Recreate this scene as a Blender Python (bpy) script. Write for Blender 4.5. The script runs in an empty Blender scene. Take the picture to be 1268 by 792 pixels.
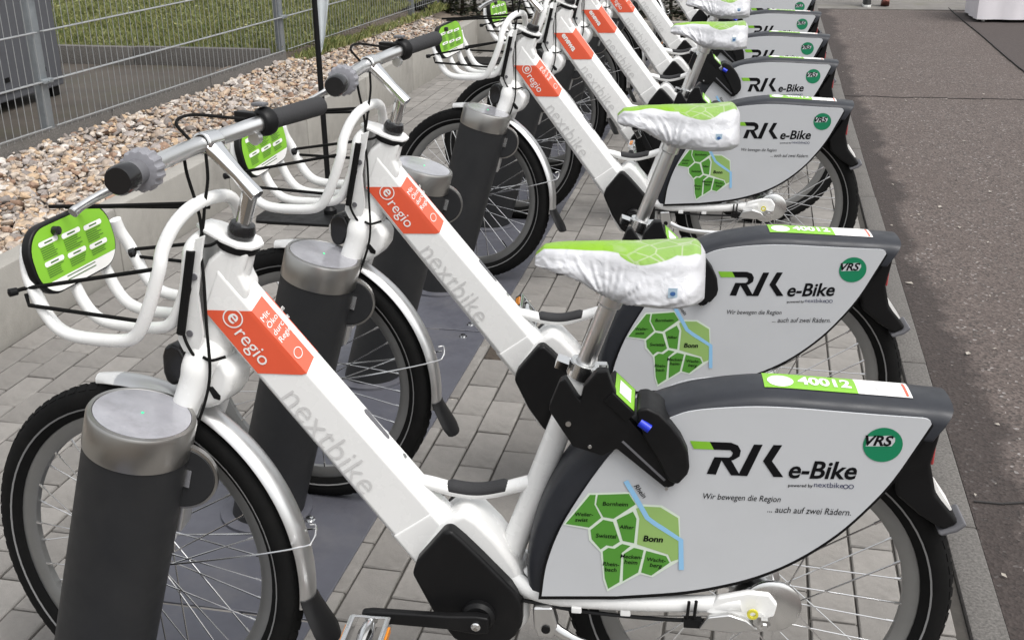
import bpy, bmesh, math, random
from mathutils import Vector, Matrix, noise
V = Vector
rnd = random.Random(11)
scene = bpy.context.scene
COL = scene.collection
R = math.radians

# ------------------------------------------------------------------ camera
CP = V((-.21828, -1.71438, 1.52729)); YAW, PIT, ROL = R(-6.8945), R(21.9718), R(-.7333); FPX = 1400.26
_f = V((math.sin(YAW)*math.cos(PIT), math.cos(YAW)*math.cos(PIT), -math.sin(PIT)))
_r0 = V((math.cos(YAW), -math.sin(YAW), 0)); _u0 = _r0.cross(_f)
_r = _r0*math.cos(ROL) + _u0*math.sin(ROL); _u = -_r0*math.sin(ROL) + _u0*math.cos(ROL)
cd = bpy.data.cameras.new('camera'); cam = bpy.data.objects.new('camera', cd); COL.objects.link(cam)
cam.matrix_world = Matrix(((_r.x, _u.x, -_f.x, CP.x), (_r.y, _u.y, -_f.y, CP.y), (_r.z, _u.z, -_f.z, CP.z), (0, 0, 0, 1)))
cd.sensor_width = 36; cd.sensor_fit = 'HORIZONTAL'; cd.lens = FPX/1268*36; cd.clip_start = .02; cd.clip_end = 500
scene.camera = cam

# ------------------------------------------------------------------ sky, sun, exposure (bright overcast)
SUN_EL, SUN_AZ = R(60), R(125)             # azimuth from +Y towards +X: high veiled sun behind the camera's right shoulder
w = bpy.data.worlds.new('World'); scene.world = w; w.use_nodes = True
nt = w.node_tree; bg = nt.nodes['Background']; sky = nt.nodes.new('ShaderNodeTexSky'); sky.sky_type = 'NISHITA'
sky.sun_disc = False; sky.sun_elevation = SUN_EL; sky.sun_rotation = SUN_AZ; sky.air_density = 1.6; sky.dust_density = 4.0
hs = nt.nodes.new('ShaderNodeHueSaturation'); hs.inputs['Saturation'].default_value = .14
nt.links.new(sky.outputs[0], hs.inputs['Color']); nt.links.new(hs.outputs[0], bg.inputs[0]); bg.inputs[1].default_value = .15
sd = bpy.data.lights.new('sun', 'SUN'); sd.energy = 1.3; sd.angle = R(30); sd.color = (1, .97, .93)
sun = bpy.data.objects.new('sun', sd); COL.objects.link(sun)
sdir = V((math.sin(SUN_AZ)*math.cos(SUN_EL), math.cos(SUN_AZ)*math.cos(SUN_EL), math.sin(SUN_EL)))
sun.rotation_euler = sdir.to_track_quat('Z', 'Y').to_euler(); sun.location = (-3, 0, 6)
scene.view_settings.view_transform = 'Standard'; scene.view_settings.look = 'None'
scene.view_settings.exposure = .52; scene.view_settings.gamma = 1

# ------------------------------------------------------------------ helpers
def ray(a, b): return _f + _r*((a-634)/FPX) - _u*((b-396)/FPX)
def PY(a, b, y=0.):                                   # photo pixel -> point of the first bike's upright plane y
    d = ray(a, b); t = (y-CP.y)/d.y; return CP + d*t
def PXZ(a, b, y=0.): p = PY(a, b, y); return (p.x, p.z)
def CR(o, s, pts): return [(o[0]+a/s, o[1]+b/s) for a, b in pts]

def spline(pts, n=8, closed=False):
    P = [V(p) for p in pts]; out = []; m = len(P)
    rng = m if closed else m-1
    for i in range(rng):
        p1, p2 = P[i], P[(i+1) % m]
        p0 = P[i-1] if (closed or i > 0) else p1*2-p2
        p3 = P[(i+2) % m] if (closed or i+2 < m) else p2*2-p1
        for k in range(n):
            t = k/n; out.append(.5*((2*p1)+(p2-p0)*t+(2*p0-5*p1+4*p2-p3)*t*t+(3*p1-p0-3*p2+p3)*t**3))
    if not closed: out.append(P[-1])
    return out

class MB:
    def __init__(s): s.v = []; s.f = []
    def add(s, vs, fs):
        o = len(s.v); s.v += [V(p) for p in vs]; s.f += [tuple(i+o for i in f) for f in fs]; return s
    def loft(s, rings, caps=True, wrap=True, closed=False):
        n = len(rings[0]); vs = [p for r_ in rings for p in r_]; fs = []; m = len(rings)
        for i in range(m if closed else m-1):
            a, b = i*n, ((i+1) % m)*n
            for j in range(n if wrap else n-1):
                k = (j+1) % n; fs.append((a+j, a+k, b+k, b+j))
        if caps and not closed: fs.append(tuple(range(n))[::-1]); fs.append(tuple(range((m-1)*n, m*n)))
        return s.add(vs, fs)
    def tube(s, pts, r, seg=10, caps=True, closed=False, flat=1., up=None):
        P = [V(p) for p in pts]; n = len(P); rs = r if isinstance(r, (list, tuple)) else [r]*n
        def tan(i):
            a = P[(i-1) % n] if (closed or i > 0) else P[0]; b = P[(i+1) % n] if (closed or i < n-1) else P[-1]
            return (b-a).normalized()
        t = tan(0); u = (V(up) if up else (V((0, 1, 0)) if abs(t.y) < .9 else V((1, 0, 0)))); u = (u-t*u.dot(t)).normalized(); rings = []
        for i in range(n):
            t = tan(i); u = (u-t*u.dot(t)).normalized(); w_ = t.cross(u)
            rings.append([P[i]+(u*math.cos(2*math.pi*k/seg)*flat+w_*math.sin(2*math.pi*k/seg))*rs[i] for k in range(seg)])
        return s.loft(rings, caps, True, closed)
    def lathe(s, prof, o=(0, 0, 0), ax=(0, 1, 0), seg=32, closed=False, a0=0, a1=None):
        ax = V(ax).normalized(); o = V(o); q = V((1, 0, 0)) if abs(ax.x) < .9 else V((0, 0, 1)); q = (q-ax*q.dot(ax)).normalized(); w_ = ax.cross(q)
        full = a1 is None; N = seg if full else seg+1; rings = []
        for k in range(N):
            a = 2*math.pi*k/seg if full else a0+(a1-a0)*k/seg
            rings.append([o+ax*h+(q*math.cos(a)+w_*math.sin(a))*max(r_, 1e-5) for r_, h in prof])
        return s.loft(rings, not full and closed, closed, full)
    def cyl(s, a, b, r, seg=16, r2=None):
        a, b = V(a), V(b); ax = b-a; L = ax.length; r2 = r if r2 is None else r2
        return s.lathe([(0, 0), (r, 0), (r2, L), (0, L)], a, ax, seg)
    def prism(s, poly, y0, y1):                      # poly (x,z) extruded in y
        n = len(poly); vs = [(x, y0, z) for x, z in poly]+[(x, y1, z) for x, z in poly]
        fs = [tuple(range(n)), tuple(range(2*n-1, n-1, -1))]+[(i, i+n, (i+1) % n+n, (i+1) % n) for i in range(n)]
        return s.add(vs, fs)
    def box(s, c, d, M=None):
        c = V(c); M = M or Matrix.Identity(3); h = V(d)/2
        vs = [c+M @ V((x*h.x, y*h.y, z*h.z)) for x in (-1, 1) for y in (-1, 1) for z in (-1, 1)]
        return s.add(vs, [(0, 1, 3, 2), (4, 6, 7, 5), (0, 4, 5, 1), (2, 3, 7, 6), (0, 2, 6, 4), (1, 5, 7, 3)])
    def poly(s, pts): return s.add(pts, [tuple(range(len(pts)))])
    def mesh(s, name, mat, M=None, smooth=40, bev=0, bseg=2, recalc=True):
        me = bpy.data.meshes.new(name); vs = [M @ p for p in s.v] if M else s.v
        me.from_pydata([tuple(p) for p in vs], [], s.f)
        if recalc or bev:
            bm = bmesh.new(); bm.from_mesh(me)
            if recalc: bmesh.ops.remove_doubles(bm, verts=bm.verts, dist=1e-6); bmesh.ops.recalc_face_normals(bm, faces=bm.faces)
            if bev:
                ed = [e for e in bm.edges if len(e.link_faces) == 2 and e.calc_face_angle(0) > R(25)]
                bmesh.ops.bevel(bm, geom=ed, offset=bev, segments=bseg, affect='EDGES', clamp_overlap=True, profile=.5)
            bm.to_mesh(me); bm.free()
        if mat: me.materials.append(mat)
        if smooth:
            me.polygons.foreach_set('use_smooth', [True]*len(me.polygons)); me.set_sharp_from_angle(angle=R(smooth))
        me.update(); return me
    def build(s, name, mat, parent=None, M=None, **k):
        o = link(name, s.mesh(name, mat, M, **k), parent)
        if k.get('bev'): o.modifiers.new('weighted_normal', 'WEIGHTED_NORMAL').keep_sharp = True
        return o

def link(name, me, parent=None, M=None):
    o = bpy.data.objects.new(name, me); COL.objects.link(o)
    if parent: o.parent = parent
    if M is not None: o.matrix_basis = M
    return o
def tag(o, label=None, cat=None, group=None, kind=None):
    if label: o['label'] = label
    if cat: o['category'] = cat
    if group: o['group'] = group
    if kind: o['kind'] = kind
    return o
def empty(name, loc=(0, 0, 0), rot=(0, 0, 0)):
    o = bpy.data.objects.new(name, None); COL.objects.link(o); o.location = loc; o.rotation_euler = rot; o.empty_display_size = .1; return o
def kids(o): return KIDS.get(o.name) or list(o.children)
KIDS = {}
def copy_tree(o, parent=None):
    c = o.copy(); COL.objects.link(c); c.parent = parent
    for ch in list(o.children): copy_tree(ch, c)
    return c

# ------------------------------------------------------------------ materials
def mat(name, col, rough=.5, metal=0., var=0., vs=8., bump=0., bs=60., coat=0., dirt=None, rvar=0., ds=5., rnd_obj=0., spec=.5, coords='Object', alpha=None):
    m = bpy.data.materials.new(name); m.use_nodes = True; n = m.node_tree.nodes; l = m.node_tree.links; b = n['Principled BSDF']
    b.inputs['Base Color'].default_value = (*col, 1); b.inputs['Roughness'].default_value = rough; b.inputs['Metallic'].default_value = metal
    b.inputs['Coat Weight'].default_value = coat; b.inputs['Coat Roughness'].default_value = .12; b.inputs['Specular IOR Level'].default_value = spec
    tc = n.new('ShaderNodeTexCoord'); co = tc.outputs[coords]
    last = None
    if var or rnd_obj:
        nz = n.new('ShaderNodeTexNoise'); nz.inputs['Scale'].default_value = vs; nz.inputs['Detail'].default_value = 6; nz.inputs['Roughness'].default_value = .65
        l.new(co, nz.inputs['Vector'])
        mr = n.new('ShaderNodeMapRange'); l.new(nz.outputs[0], mr.inputs[0]); mr.inputs[1].default_value = .3; mr.inputs[2].default_value = .7
        mr.inputs[3].default_value = 1-var; mr.inputs[4].default_value = 1+var; fac = mr.outputs[0]
        if rnd_obj:
            oi = n.new('ShaderNodeObjectInfo'); m2 = n.new('ShaderNodeMapRange'); l.new(oi.outputs['Random'], m2.inputs[0]); m2.inputs[3].default_value = 1-rnd_obj; m2.inputs[4].default_value = 1+rnd_obj
            mu = n.new('ShaderNodeMath'); mu.operation = 'MULTIPLY'; l.new(fac, mu.inputs[0]); l.new(m2.outputs[0], mu.inputs[1]); fac = mu.outputs[0]
        vm = n.new('ShaderNodeVectorMath'); vm.operation = 'SCALE'; vm.inputs[0].default_value = col; l.new(fac, vm.inputs['Scale']); last = vm.outputs[0]
    if dirt:
        nz = n.new('ShaderNodeTexNoise'); nz.inputs['Scale'].default_value = ds; nz.inputs['Detail'].default_value = 8; nz.inputs['Roughness'].default_value = .7; l.new(co, nz.inputs['Vector'])
        mr = n.new('ShaderNodeMapRange'); l.new(nz.outputs[0], mr.inputs[0]); mr.inputs[1].default_value = .5; mr.inputs[2].default_value = .75; mr.inputs[4].default_value = dirt[3]
        mx = n.new('ShaderNodeMixRGB'); l.new(mr.outputs[0], mx.inputs[0]); mx.inputs[1].default_value = (*col, 1); mx.inputs[2].default_value = (*dirt[:3], 1)
        if last: l.new(last, mx.inputs[1])
        last = mx.outputs[0]
    if last: l.new(last, b.inputs['Base Color'])
    if rvar:
        nz = n.new('ShaderNodeTexNoise'); nz.inputs['Scale'].default_value = 25; nz.inputs['Detail'].default_value = 5; l.new(co, nz.inputs['Vector'])
        mr = n.new('ShaderNodeMapRange'); l.new(nz.outputs[0], mr.inputs[0]); mr.inputs[1].default_value = .3; mr.inputs[2].default_value = .7; mr.inputs[3].default_value = max(.02, rough-rvar); mr.inputs[4].default_value = min(1, rough+rvar); l.new(mr.outputs[0], b.inputs['Roughness'])
    if bump:
        nz = n.new('ShaderNodeTexNoise'); nz.inputs['Scale'].default_value = bs; nz.inputs['Detail'].default_value = 6; l.new(co, nz.inputs['Vector'])
        bp = n.new('ShaderNodeBump'); bp.inputs['Strength'].default_value = bump; bp.inputs['Distance'].default_value = .003; l.new(nz.outputs[0], bp.inputs['Height']); l.new(bp.outputs[0], b.inputs['Normal'])
    if alpha is not None: b.inputs['Alpha'].default_value = alpha
    return m
M = {}
M['white'] = mat('white_paint', (.79, .79, .78), .26, coat=.4, var=.008, vs=3, rvar=.06)
M['panel'] = mat('panel_print', (.50, .512, .53), .36, var=.02, vs=3, dirt=(.44, .45, .46, .35), ds=4, rvar=.06, bump=.03, bs=9)
M['fairing'] = mat('fairing_plastic', (.020, .022, .028), .44, spec=.4, var=.08, vs=30, bump=.06, bs=900, rvar=.08, dirt=(.05, .05, .05, .25), ds=7)
M['black'] = mat('black_plastic', (.006, .006, .0065), .45, bump=.05, bs=700, rvar=.08, dirt=(.02, .019, .018, .3), ds=12, spec=.22)
M['blackgloss'] = mat('black_gloss', (.01, .01, .011), .2)
M['rubber'] = mat('tyre_rubber', (.006, .006, .006), .8, var=.15, vs=40, dirt=(.016, .015, .014, .4), ds=14, spec=.15)
M['tyre'] = None
M['grip'] = mat('grip_rubber', (.026, .026, .028), .8, var=.1, bump=.3, bs=500)
M['drum'] = mat('shifter_drum', (.21, .21, .23), .45, var=.08, vs=20, rvar=.1)
M['greyplastic'] = mat('grey_plastic', (.12, .12, .13), .5, var=.06, vs=20, rvar=.1)
M['alu'] = mat('brushed_aluminium', (.78, .78, .77), .26, 1., var=.02, vs=4, rvar=.03)
M['satin'] = mat('satin_aluminium', (.74, .74, .735), .32, 1., var=.02, vs=4, rvar=.04, dirt=(.64, .63, .62, .3), ds=4)
M['chrome'] = mat('polished_alloy', (.8, .8, .8), .12, 1., rvar=.02)
M['spoke'] = mat('spoke_steel', (.8, .8, .8), .22, 1.)
M['rim'] = mat('rim_grey', (.24, .24, .235), .42, .6, var=.08, rvar=.08)
M['steel'] = mat('stainless_band', (.42, .41, .395), .32, 1., var=.02, vs=4, rvar=.03)
M['post'] = mat('post_anthracite', (.017, .0175, .019), .55, var=.08, vs=10, rvar=.08, bump=.04, bs=600, spec=.35, dirt=(.035, .034, .033, .35), ds=6)
M['guard'] = mat('guard_silver', (.66, .66, .66), .36, 1., var=.03, vs=6, rvar=.05)
M['plate'] = mat('plate_steel', (.088, .090, .108), .48, .15, var=.1, vs=5, rvar=.1, dirt=(.2, .19, .18, .35), ds=3, bump=.05, bs=200)
M['red'] = mat('red_decal', (.70, .10, .045), .32, coat=.25, var=.03, rvar=.06)
M['redb'] = M['red']
M['decalwhite'] = mat('decal_white', (.8, .79, .77), .4)
M['lettergrey'] = mat('letter_grey', (.58, .575, .57), .4)
M['green'] = mat('map_green', (.075, .26, .03), .45)
M['lime'] = mat('lime_print', (.205, .47, .03), .4, var=.03)
M['lightgreen'] = mat('light_green', (.27, .43, .13), .45)
M['vrs'] = mat('emblem_green', (.005, .19, .085), .4)
M['river'] = mat('river_blue', (.26, .5, .74), .45)
M['ink'] = mat('ink_black', (.006, .006, .007), .6, spec=.1)
M['inkblue'] = mat('ink_navy', (.03, .035, .09), .45)
M['inksoft'] = mat('ink_soft', (.05, .13, .02), .5)
M['mapline'] = mat('map_line', (.62, .70, .60), .45)
M['stripe'] = mat('reflex_stripe', (.22, .22, .22), .5)
M['orange'] = mat('orange_reflector', (.55, .19, .015), .25)
M['redglass'] = mat('red_reflector', (.36, .05, .05), .3)
M['blue'] = mat('blue_plug', (.01, .03, .5), .4)
M['lens'] = mat('lamp_lens', (.75, .75, .75), .08, .3)
M['gold'] = mat('brass', (.6, .42, .15), .35, 1.)
def glassmat():
    m = mat('dock_glass', (.30, .30, .325), .14, var=.14, vs=14, dirt=(.16, .16, .17, .8), ds=9, coat=.5); return m
M['dockglass'] = glassmat()
m = bpy.data.materials.new('led_green'); m.use_nodes = True; b = m.node_tree.nodes['Principled BSDF']; b.inputs['Base Color'].default_value = (.05, .5, .2, 1); b.inputs['Emission Color'].default_value = (.05, 1, .35, 1); b.inputs['Emission Strength'].default_value = .6; M['led'] = m
M['concrete'] = mat('wall_concrete', (.30, .287, .262), .85, var=.14, vs=2.5, bump=.35, bs=160, dirt=(.17, .16, .145, .7), ds=2.2)
M['kerbmat'] = mat('kerb_concrete', (.112, .105, .098), .9, var=.5, vs=130, bump=.5, bs=220, dirt=(.06, .055, .05, .6), ds=6)
M['paver'] = mat('paver_concrete', (.212, .201, .188), .9, var=.15, vs=14, bump=.4, bs=240, dirt=(.105, .098, .09, .55), ds=5, rnd_obj=.15, spec=.3)
M['paverbrown'] = mat('paver_brown', (.062, .050, .040), .92, var=.35, vs=60, bump=.9, bs=180, dirt=(.025, .02, .016, .7), ds=16, spec=.3)
M['joint'] = mat('joint_sand', (.045, .041, .036), .95, var=.2, vs=60)
M['cabinet'] = mat('cabinet_paint', (.085, .087, .097), .5, var=.06, rvar=.08)
M['galv'] = mat('galvanised', (.34, .35, .355), .5, .55, var=.12, vs=25, rvar=.12)
M['galvpost'] = mat('galvanised_post', (.23, .25, .265), .5, .35, var=.12, vs=20, rvar=.1)
M['flag'] = mat('flag_cloth', (.62, .66, .68), .8, var=.05)
M['soil'] = mat('soil', (.09, .07, .05), .95, var=.3, vs=20)
M['cloth'] = mat('white_cloth', (.72, .69, .72), .8, var=.04, vs=4)

def stone_mat():
    m = bpy.data.materials.new('gravel_stone'); m.use_nodes = True; n = m.node_tree.nodes; l = m.node_tree.links; b = n['Principled BSDF']; b.inputs['Roughness'].default_value = .85
    g = n.new('ShaderNodeNewGeometry'); cr = n.new('ShaderNodeValToRGB'); l.new(g.outputs['Random Per Island'], cr.inputs[0])
    cols = [(0, (.34, .28, .23)), (.12, (.26, .17, .12)), (.24, (.44, .38, .32)), (.36, (.20, .175, .16)), (.48, (.39, .30, .22)), (.6, (.52, .48, .44)), (.72, (.30, .265, .245)), (.84, (.45, .33, .22)), (.94, (.36, .32, .29))]
    e = cr.color_ramp.elements; cr.color_ramp.interpolation = 'CONSTANT'
    for i, (p, c) in enumerate(cols):
        x = e[i] if i < 2 else e.new(p); x.position = p; x.color = (*c, 1)
    tc = n.new('ShaderNodeTexCoord'); nz = n.new('ShaderNodeTexNoise'); nz.inputs['Scale'].default_value = 60; nz.inputs['Detail'].default_value = 6; l.new(tc.outputs['Object'], nz.inputs[0])
    mr = n.new('ShaderNodeMapRange'); l.new(nz.outputs[0], mr.inputs[0]); mr.inputs[1].default_value = .3; mr.inputs[2].default_value = .7; mr.inputs[3].default_value = .72; mr.inputs[4].default_value = 1.25
    vm = n.new('ShaderNodeVectorMath'); vm.operation = 'SCALE'; l.new(cr.outputs[0], vm.inputs[0]); l.new(mr.outputs[0], vm.inputs['Scale']); l.new(vm.outputs[0], b.inputs[0])
    bp = n.new('ShaderNodeBump'); bp.inputs['Strength'].default_value = .4; bp.inputs['Distance'].default_value = .004; l.new(nz.outputs[0], bp.inputs['Height']); l.new(bp.outputs[0], b.inputs['Normal'])
    return m
M['stone'] = stone_mat()

def asphalt_mat():
    m = bpy.data.materials.new('asphalt'); m.use_nodes = True; n = m.node_tree.nodes; l = m.node_tree.links; b = n['Principled BSDF']; b.inputs['Roughness'].default_value = .9
    tc = n.new('ShaderNodeTexCoord'); O = tc.outputs['Object']
    def noi(s, d=6, r_=.6):
        z = n.new('ShaderNodeTexNoise'); z.inputs['Scale'].default_value = s; z.inputs['Detail'].default_value = d; z.inputs['Roughness'].default_value = r_; l.new(O, z.inputs[0]); return z.outputs[0]
    def rng(x, a, b_, c, d):
        r_ = n.new('ShaderNodeMapRange'); l.new(x, r_.inputs[0]); r_.inputs[1].default_value = a; r_.inputs[2].default_value = b_; r_.inputs[3].default_value = c; r_.inputs[4].default_value = d; return r_.outputs[0]
    def mix(f, a, b_, t='MIX'):
        x = n.new('ShaderNodeMixRGB'); x.blend_type = t
        for i, s in ((0, f), (1, a), (2, b_)):
            if hasattr(s, 'is_linked'): l.new(s, x.inputs[i])
            else: x.inputs[i].default_value = s if i == 0 else (*s, 1)
        return x.outputs[0]
    vo = n.new('ShaderNodeTexVoronoi'); vo.inputs['Scale'].default_value = 115; l.new(O, vo.inputs[0])
    sep = n.new('ShaderNodeSeparateColor'); l.new(vo.outputs['Color'], sep.inputs[0])
    base = mix(rng(sep.outputs[0], 0, 1, 0, 1), (.060, .046, .041), (.132, .107, .097))
    base = mix(rng(sep.outputs[1], .975, .98, 0, .7), base, (.33, .31, .30))
    base = mix(rng(sep.outputs[2], .86, .87, 0, .7), base, (.03, .027, .025))
    base = mix(rng(noi(1.3), .42, .7, 0, .45), base, (.076, .058, .051))
    base = mix(rng(noi(9, 8, .7), .55, .75, 0, .5), base, (.14, .117, .107))
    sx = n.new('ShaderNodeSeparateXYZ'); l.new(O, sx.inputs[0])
    # dark band with a ragged edge that follows the kerb
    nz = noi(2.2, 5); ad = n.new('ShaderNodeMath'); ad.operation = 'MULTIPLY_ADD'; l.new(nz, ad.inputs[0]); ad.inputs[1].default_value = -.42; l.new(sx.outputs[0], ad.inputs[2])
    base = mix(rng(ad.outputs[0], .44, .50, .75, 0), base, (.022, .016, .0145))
    l.new(base, b.inputs[0])
    bp = n.new('ShaderNodeBump'); bp.inputs['Strength'].default_value = .7; bp.inputs['Distance'].default_value = .004; l.new(vo.outputs['Distance'], bp.inputs['Height']); l.new(bp.outputs[0], b.inputs['Normal'])
    return m
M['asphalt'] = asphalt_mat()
def leafmat(name, c1, c2, rough=.6):
    m = bpy.data.materials.new(name); m.use_nodes = True; n = m.node_tree.nodes; l = m.node_tree.links; b = n['Principled BSDF']; b.inputs['Roughness'].default_value = rough
    g = n.new('ShaderNodeNewGeometry'); cr = n.new('ShaderNodeMixRGB'); l.new(g.outputs['Random Per Island'], cr.inputs[0]); cr.inputs[1].default_value = (*c1, 1); cr.inputs[2].default_value = (*c2, 1); l.new(cr.outputs[0], b.inputs[0]); return m
M['grass'] = leafmat('grass_blade', (.07, .105, .022), (.24, .235, .085)); M['leaf'] = leafmat('hedge_leaf', (.012, .02, .007), (.04, .042, .018))

# ------------------------------------------------------------------ text
_tc = {}
def text_mesh(body, shear=0., bold=0.):
    key = (body, shear, bold)
    if key not in _tc:
        c = bpy.data.curves.new('t', 'FONT'); c.body = body; c.size = 1; c.shear = shear; c.offset = bold; c.resolution_u = 3; c.fill_mode = 'FRONT'
        o = bpy.data.objects.new('t', c); COL.objects.link(o); dg = bpy.context.evaluated_depsgraph_get(); me = bpy.data.meshes.new_from_object(o.evaluated_get(dg))
        vs = [v.co.copy() for v in me.vertices]; fs = [tuple(p.vertices) for p in me.polygons]
        bpy.data.objects.remove(o); bpy.data.curves.remove(c); bpy.data.meshes.remove(me)
        _tc[key] = (vs, fs)
    return _tc[key]
def text(name, body, a, b, out, m, parent, shear=0., bold=0., Mx=None, hs=1., center=False, bend=None):
    """lettering whose baseline runs from point a to point b; out = surface normal"""
    vs, fs = text_mesh(body, shear, bold); a, b = V(a), V(b); ex = b-a; L = ex.length; ex.normalize(); ey = V(out).cross(ex).normalized()
    x0 = min(v.x for v in vs); x1 = max(v.x for v in vs); s = L/(x1-x0)
    mb = MB(); mb.add([a+ex*((v.x-x0)*s)+ey*(v.y*s*hs) for v in vs], fs)
    return mb.build(name, m, parent, M=Mx, smooth=0, recalc=False)

# ================================================================== THE SETTING (row frame: x' across, y' along the row of docks)
TH = R(5.43); RF = Matrix.Rotation(-TH, 4, 'Z')
def rw(x, y, z=0.): return RF @ V((x, y, z))
def project(p):
    d = V(p)-CP; z = d.dot(_f)
    return (634+FPX*d.dot(_r)/z, 396-FPX*d.dot(_u)/z, z)
def row(name, mb, m, parent=None, **k):
    o = mb.build(name, m, parent, **k)
    if parent is None: o.matrix_basis = RF
    return o

mb = MB(); mb.poly([(-150, -150, -.09), (150, -150, -.09), (150, 150, -.09), (-150, 150, -.09)])
tag(row('ground', mb, M['soil'], smooth=0), kind='structure')
# asphalt carriageway right of the kerb
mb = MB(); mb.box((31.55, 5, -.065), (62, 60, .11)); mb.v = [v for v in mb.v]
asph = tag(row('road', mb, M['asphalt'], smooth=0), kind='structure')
# paler far pavement across the end and darker strip on the right
M['farpave'] = mat('far_pavement', (.155, .145, .135), .9, var=.2, vs=6, bump=.3, bs=90, dirt=(.11, .11, .06, .6), ds=2)
mb = MB(); mb.box((2.5, 16.55, -.028), (24, 9.9, .05)); tag(row('pavement', mb, M['farpave'], smooth=0), kind='structure')
M['darkstrip'] = mat('dark_strip', (.052, .041, .038), .92, var=.25, vs=50, bump=.5, bs=150)
mb = MB(); mb.box((6.95, 5.7, -.03), (10, 11.4, .05)); tag(row('path', mb, M['darkstrip'], smooth=0), kind='structure')
mb = MB()
for i in range(14):
    y = 6.50+.012*math.sin(i*1.7)+.004*i; mb.box((.60+i*.115, y, -.0085), (.118, .005, .006), Matrix.Rotation(.12*math.sin(i*2.3), 3, 'Z'))
for i in range(9): mb.box((.60+i*.07, .985+.016*math.sin(i*1.3)-.003*i, -.0085), (.074, .006, .006), Matrix.Rotation(.3*math.sin(i*1.9), 3, 'Z'))
for i in range(20): mb.box((1.945+.004*math.sin(i), 4.0+i*.4, -.004), (.005, .42, .012))
tar = row('road_seam', mb, mat('tar_seam', (.02, .018, .017), .7), smooth=0); tar.parent = asph; tar.matrix_basis = Matrix()
# white flecks of litter on the asphalt
mb = MB()
for i in range(230):
    x = .57+abs(rnd.gauss(0, .55)) if rnd.random() < .75 else rnd.uniform(.6, 3); y = rnd.uniform(.2, 10)
    if i > 190: x = rnd.uniform(-2.4, .45); y = rnd.uniform(.2, 6)
    if x > 1.9: continue
    s = rnd.uniform(.003, .010) if rnd.random() < .85 else rnd.uniform(.01, .018); a = rnd.uniform(0, 6.3); q = Matrix.Rotation(a, 3, 'Z')
    mb.add([V((x, y, (.0125 if x < .56 else -.006)+rnd.uniform(0, .004)))+q @ V(p)*s for p in ((-1, -.4, 0), (.2, -.55, .1), (1, .1, 0), (.1, .5, .15))], [(0, 1, 2, 3)])
tag(row('leaf_litter', mb, mat('litter', (.34, .31, .27), .8), smooth=0, recalc=False), 'pale petals and flecks of litter strewn over the brown asphalt', 'litter', kind='stuff')

# paving: bed + single pavers (0.2 x 0.1, half bond, long joints along the row)
PW, PL = .1022, .2044
mb = MB(); mb.box((-1.035, 3.6, -.03), (2.998, 10.4, .046)); paving = tag(row('pavement', mb, M['joint'], smooth=0), kind='structure')
pv = MB(); pv.box((0, 0, -.02), (PW-.005, PL-.005, .04)); pme = pv.mesh('paver', M['paver'], bev=.0035, bseg=1)
pvb = pme.copy(); pvb.materials.clear(); pvb.materials.append(M['paverbrown'])
cells = []
for i in range(-29, 5):
    x0 = .0315+i*PW; x = x0+PW/2
    if x+PW/2 > .466 or x-PW/2 < -2.56: continue
    for j in range(-6, 41):
        y = .395+j*PL+(PL/2 if i % 2 else 0)
        if y > 8.0: continue
        cells.append((x, y))
BROWN = [(-.875, .40), (-.875, 1.80), (-.875, 3.40), (-.875, 3.6)]
def vis(x, y):
    u, v, z = project(rw(x, y)); return z > .3 and -40 < u < 1310 and -20 < v < 830
def brown(x, y): return any(abs(x-bx) < .06 and abs(y-by) < .085 for bx, by in BROWN)
cells.sort(key=lambda c: (not vis(*c), (rw(*c)-CP).length))
rest = MB()
for k, (x, y) in enumerate(cells):
    dz = rnd.uniform(-.0015, .0015); tx, ty = rnd.gauss(0, .006), rnd.gauss(0, .004)
    if k < 300:
        o = link('paver', pvb if brown(x, y) else pme, paving, Matrix.Translation((x+rnd.uniform(-.0008, .0008), y+rnd.uniform(-.001, .001), dz)) @ Matrix.Rotation(tx, 4, 'Y') @ Matrix.Rotation(ty, 4, 'X') @ Matrix.Rotation(rnd.gauss(0, .004), 4, 'Z'))
    else:
        rest.box((x, y, -.02+dz), (PW-.005, PL-.005, .04), Matrix.Rotation(tx, 3, 'Y'))
tag(row('far_pavers', rest, M['paver2'] if 'paver2' in M else None, paving, smooth=0, bev=0), kind='stuff')
def paver_island():
    m = M['paver'].copy(); m.name = 'paver_concrete_far'; n = m.node_tree.nodes; l = m.node_tree.links
    oi = [q for q in n if q.type == 'OBJECT_INFO'][0]; g = n.new('ShaderNodeNewGeometry')
    for lk in list(oi.outputs['Random'].links): l.new(g.outputs['Random Per Island'], lk.to_socket)
    return m
bpy.data.objects['far_pavers'].data.materials.append(paver_island())

# kerb stones between paving and road
kerb = empty('kerb'); kerb.matrix_basis = RF; tag(kerb, kind='structure')
kb = MB(); kb.box((.506, 0, -.045), (.078, .994, .105)); kme = kb.mesh('kerb_stone', M['kerbmat'], bev=.006, bseg=2)
for i in range(-2, 14): link('kerb_stone', kme, kerb, Matrix.Translation((rnd.uniform(-.001, .001), .335+i*1.0, rnd.uniform(-.002, .002))))

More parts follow.
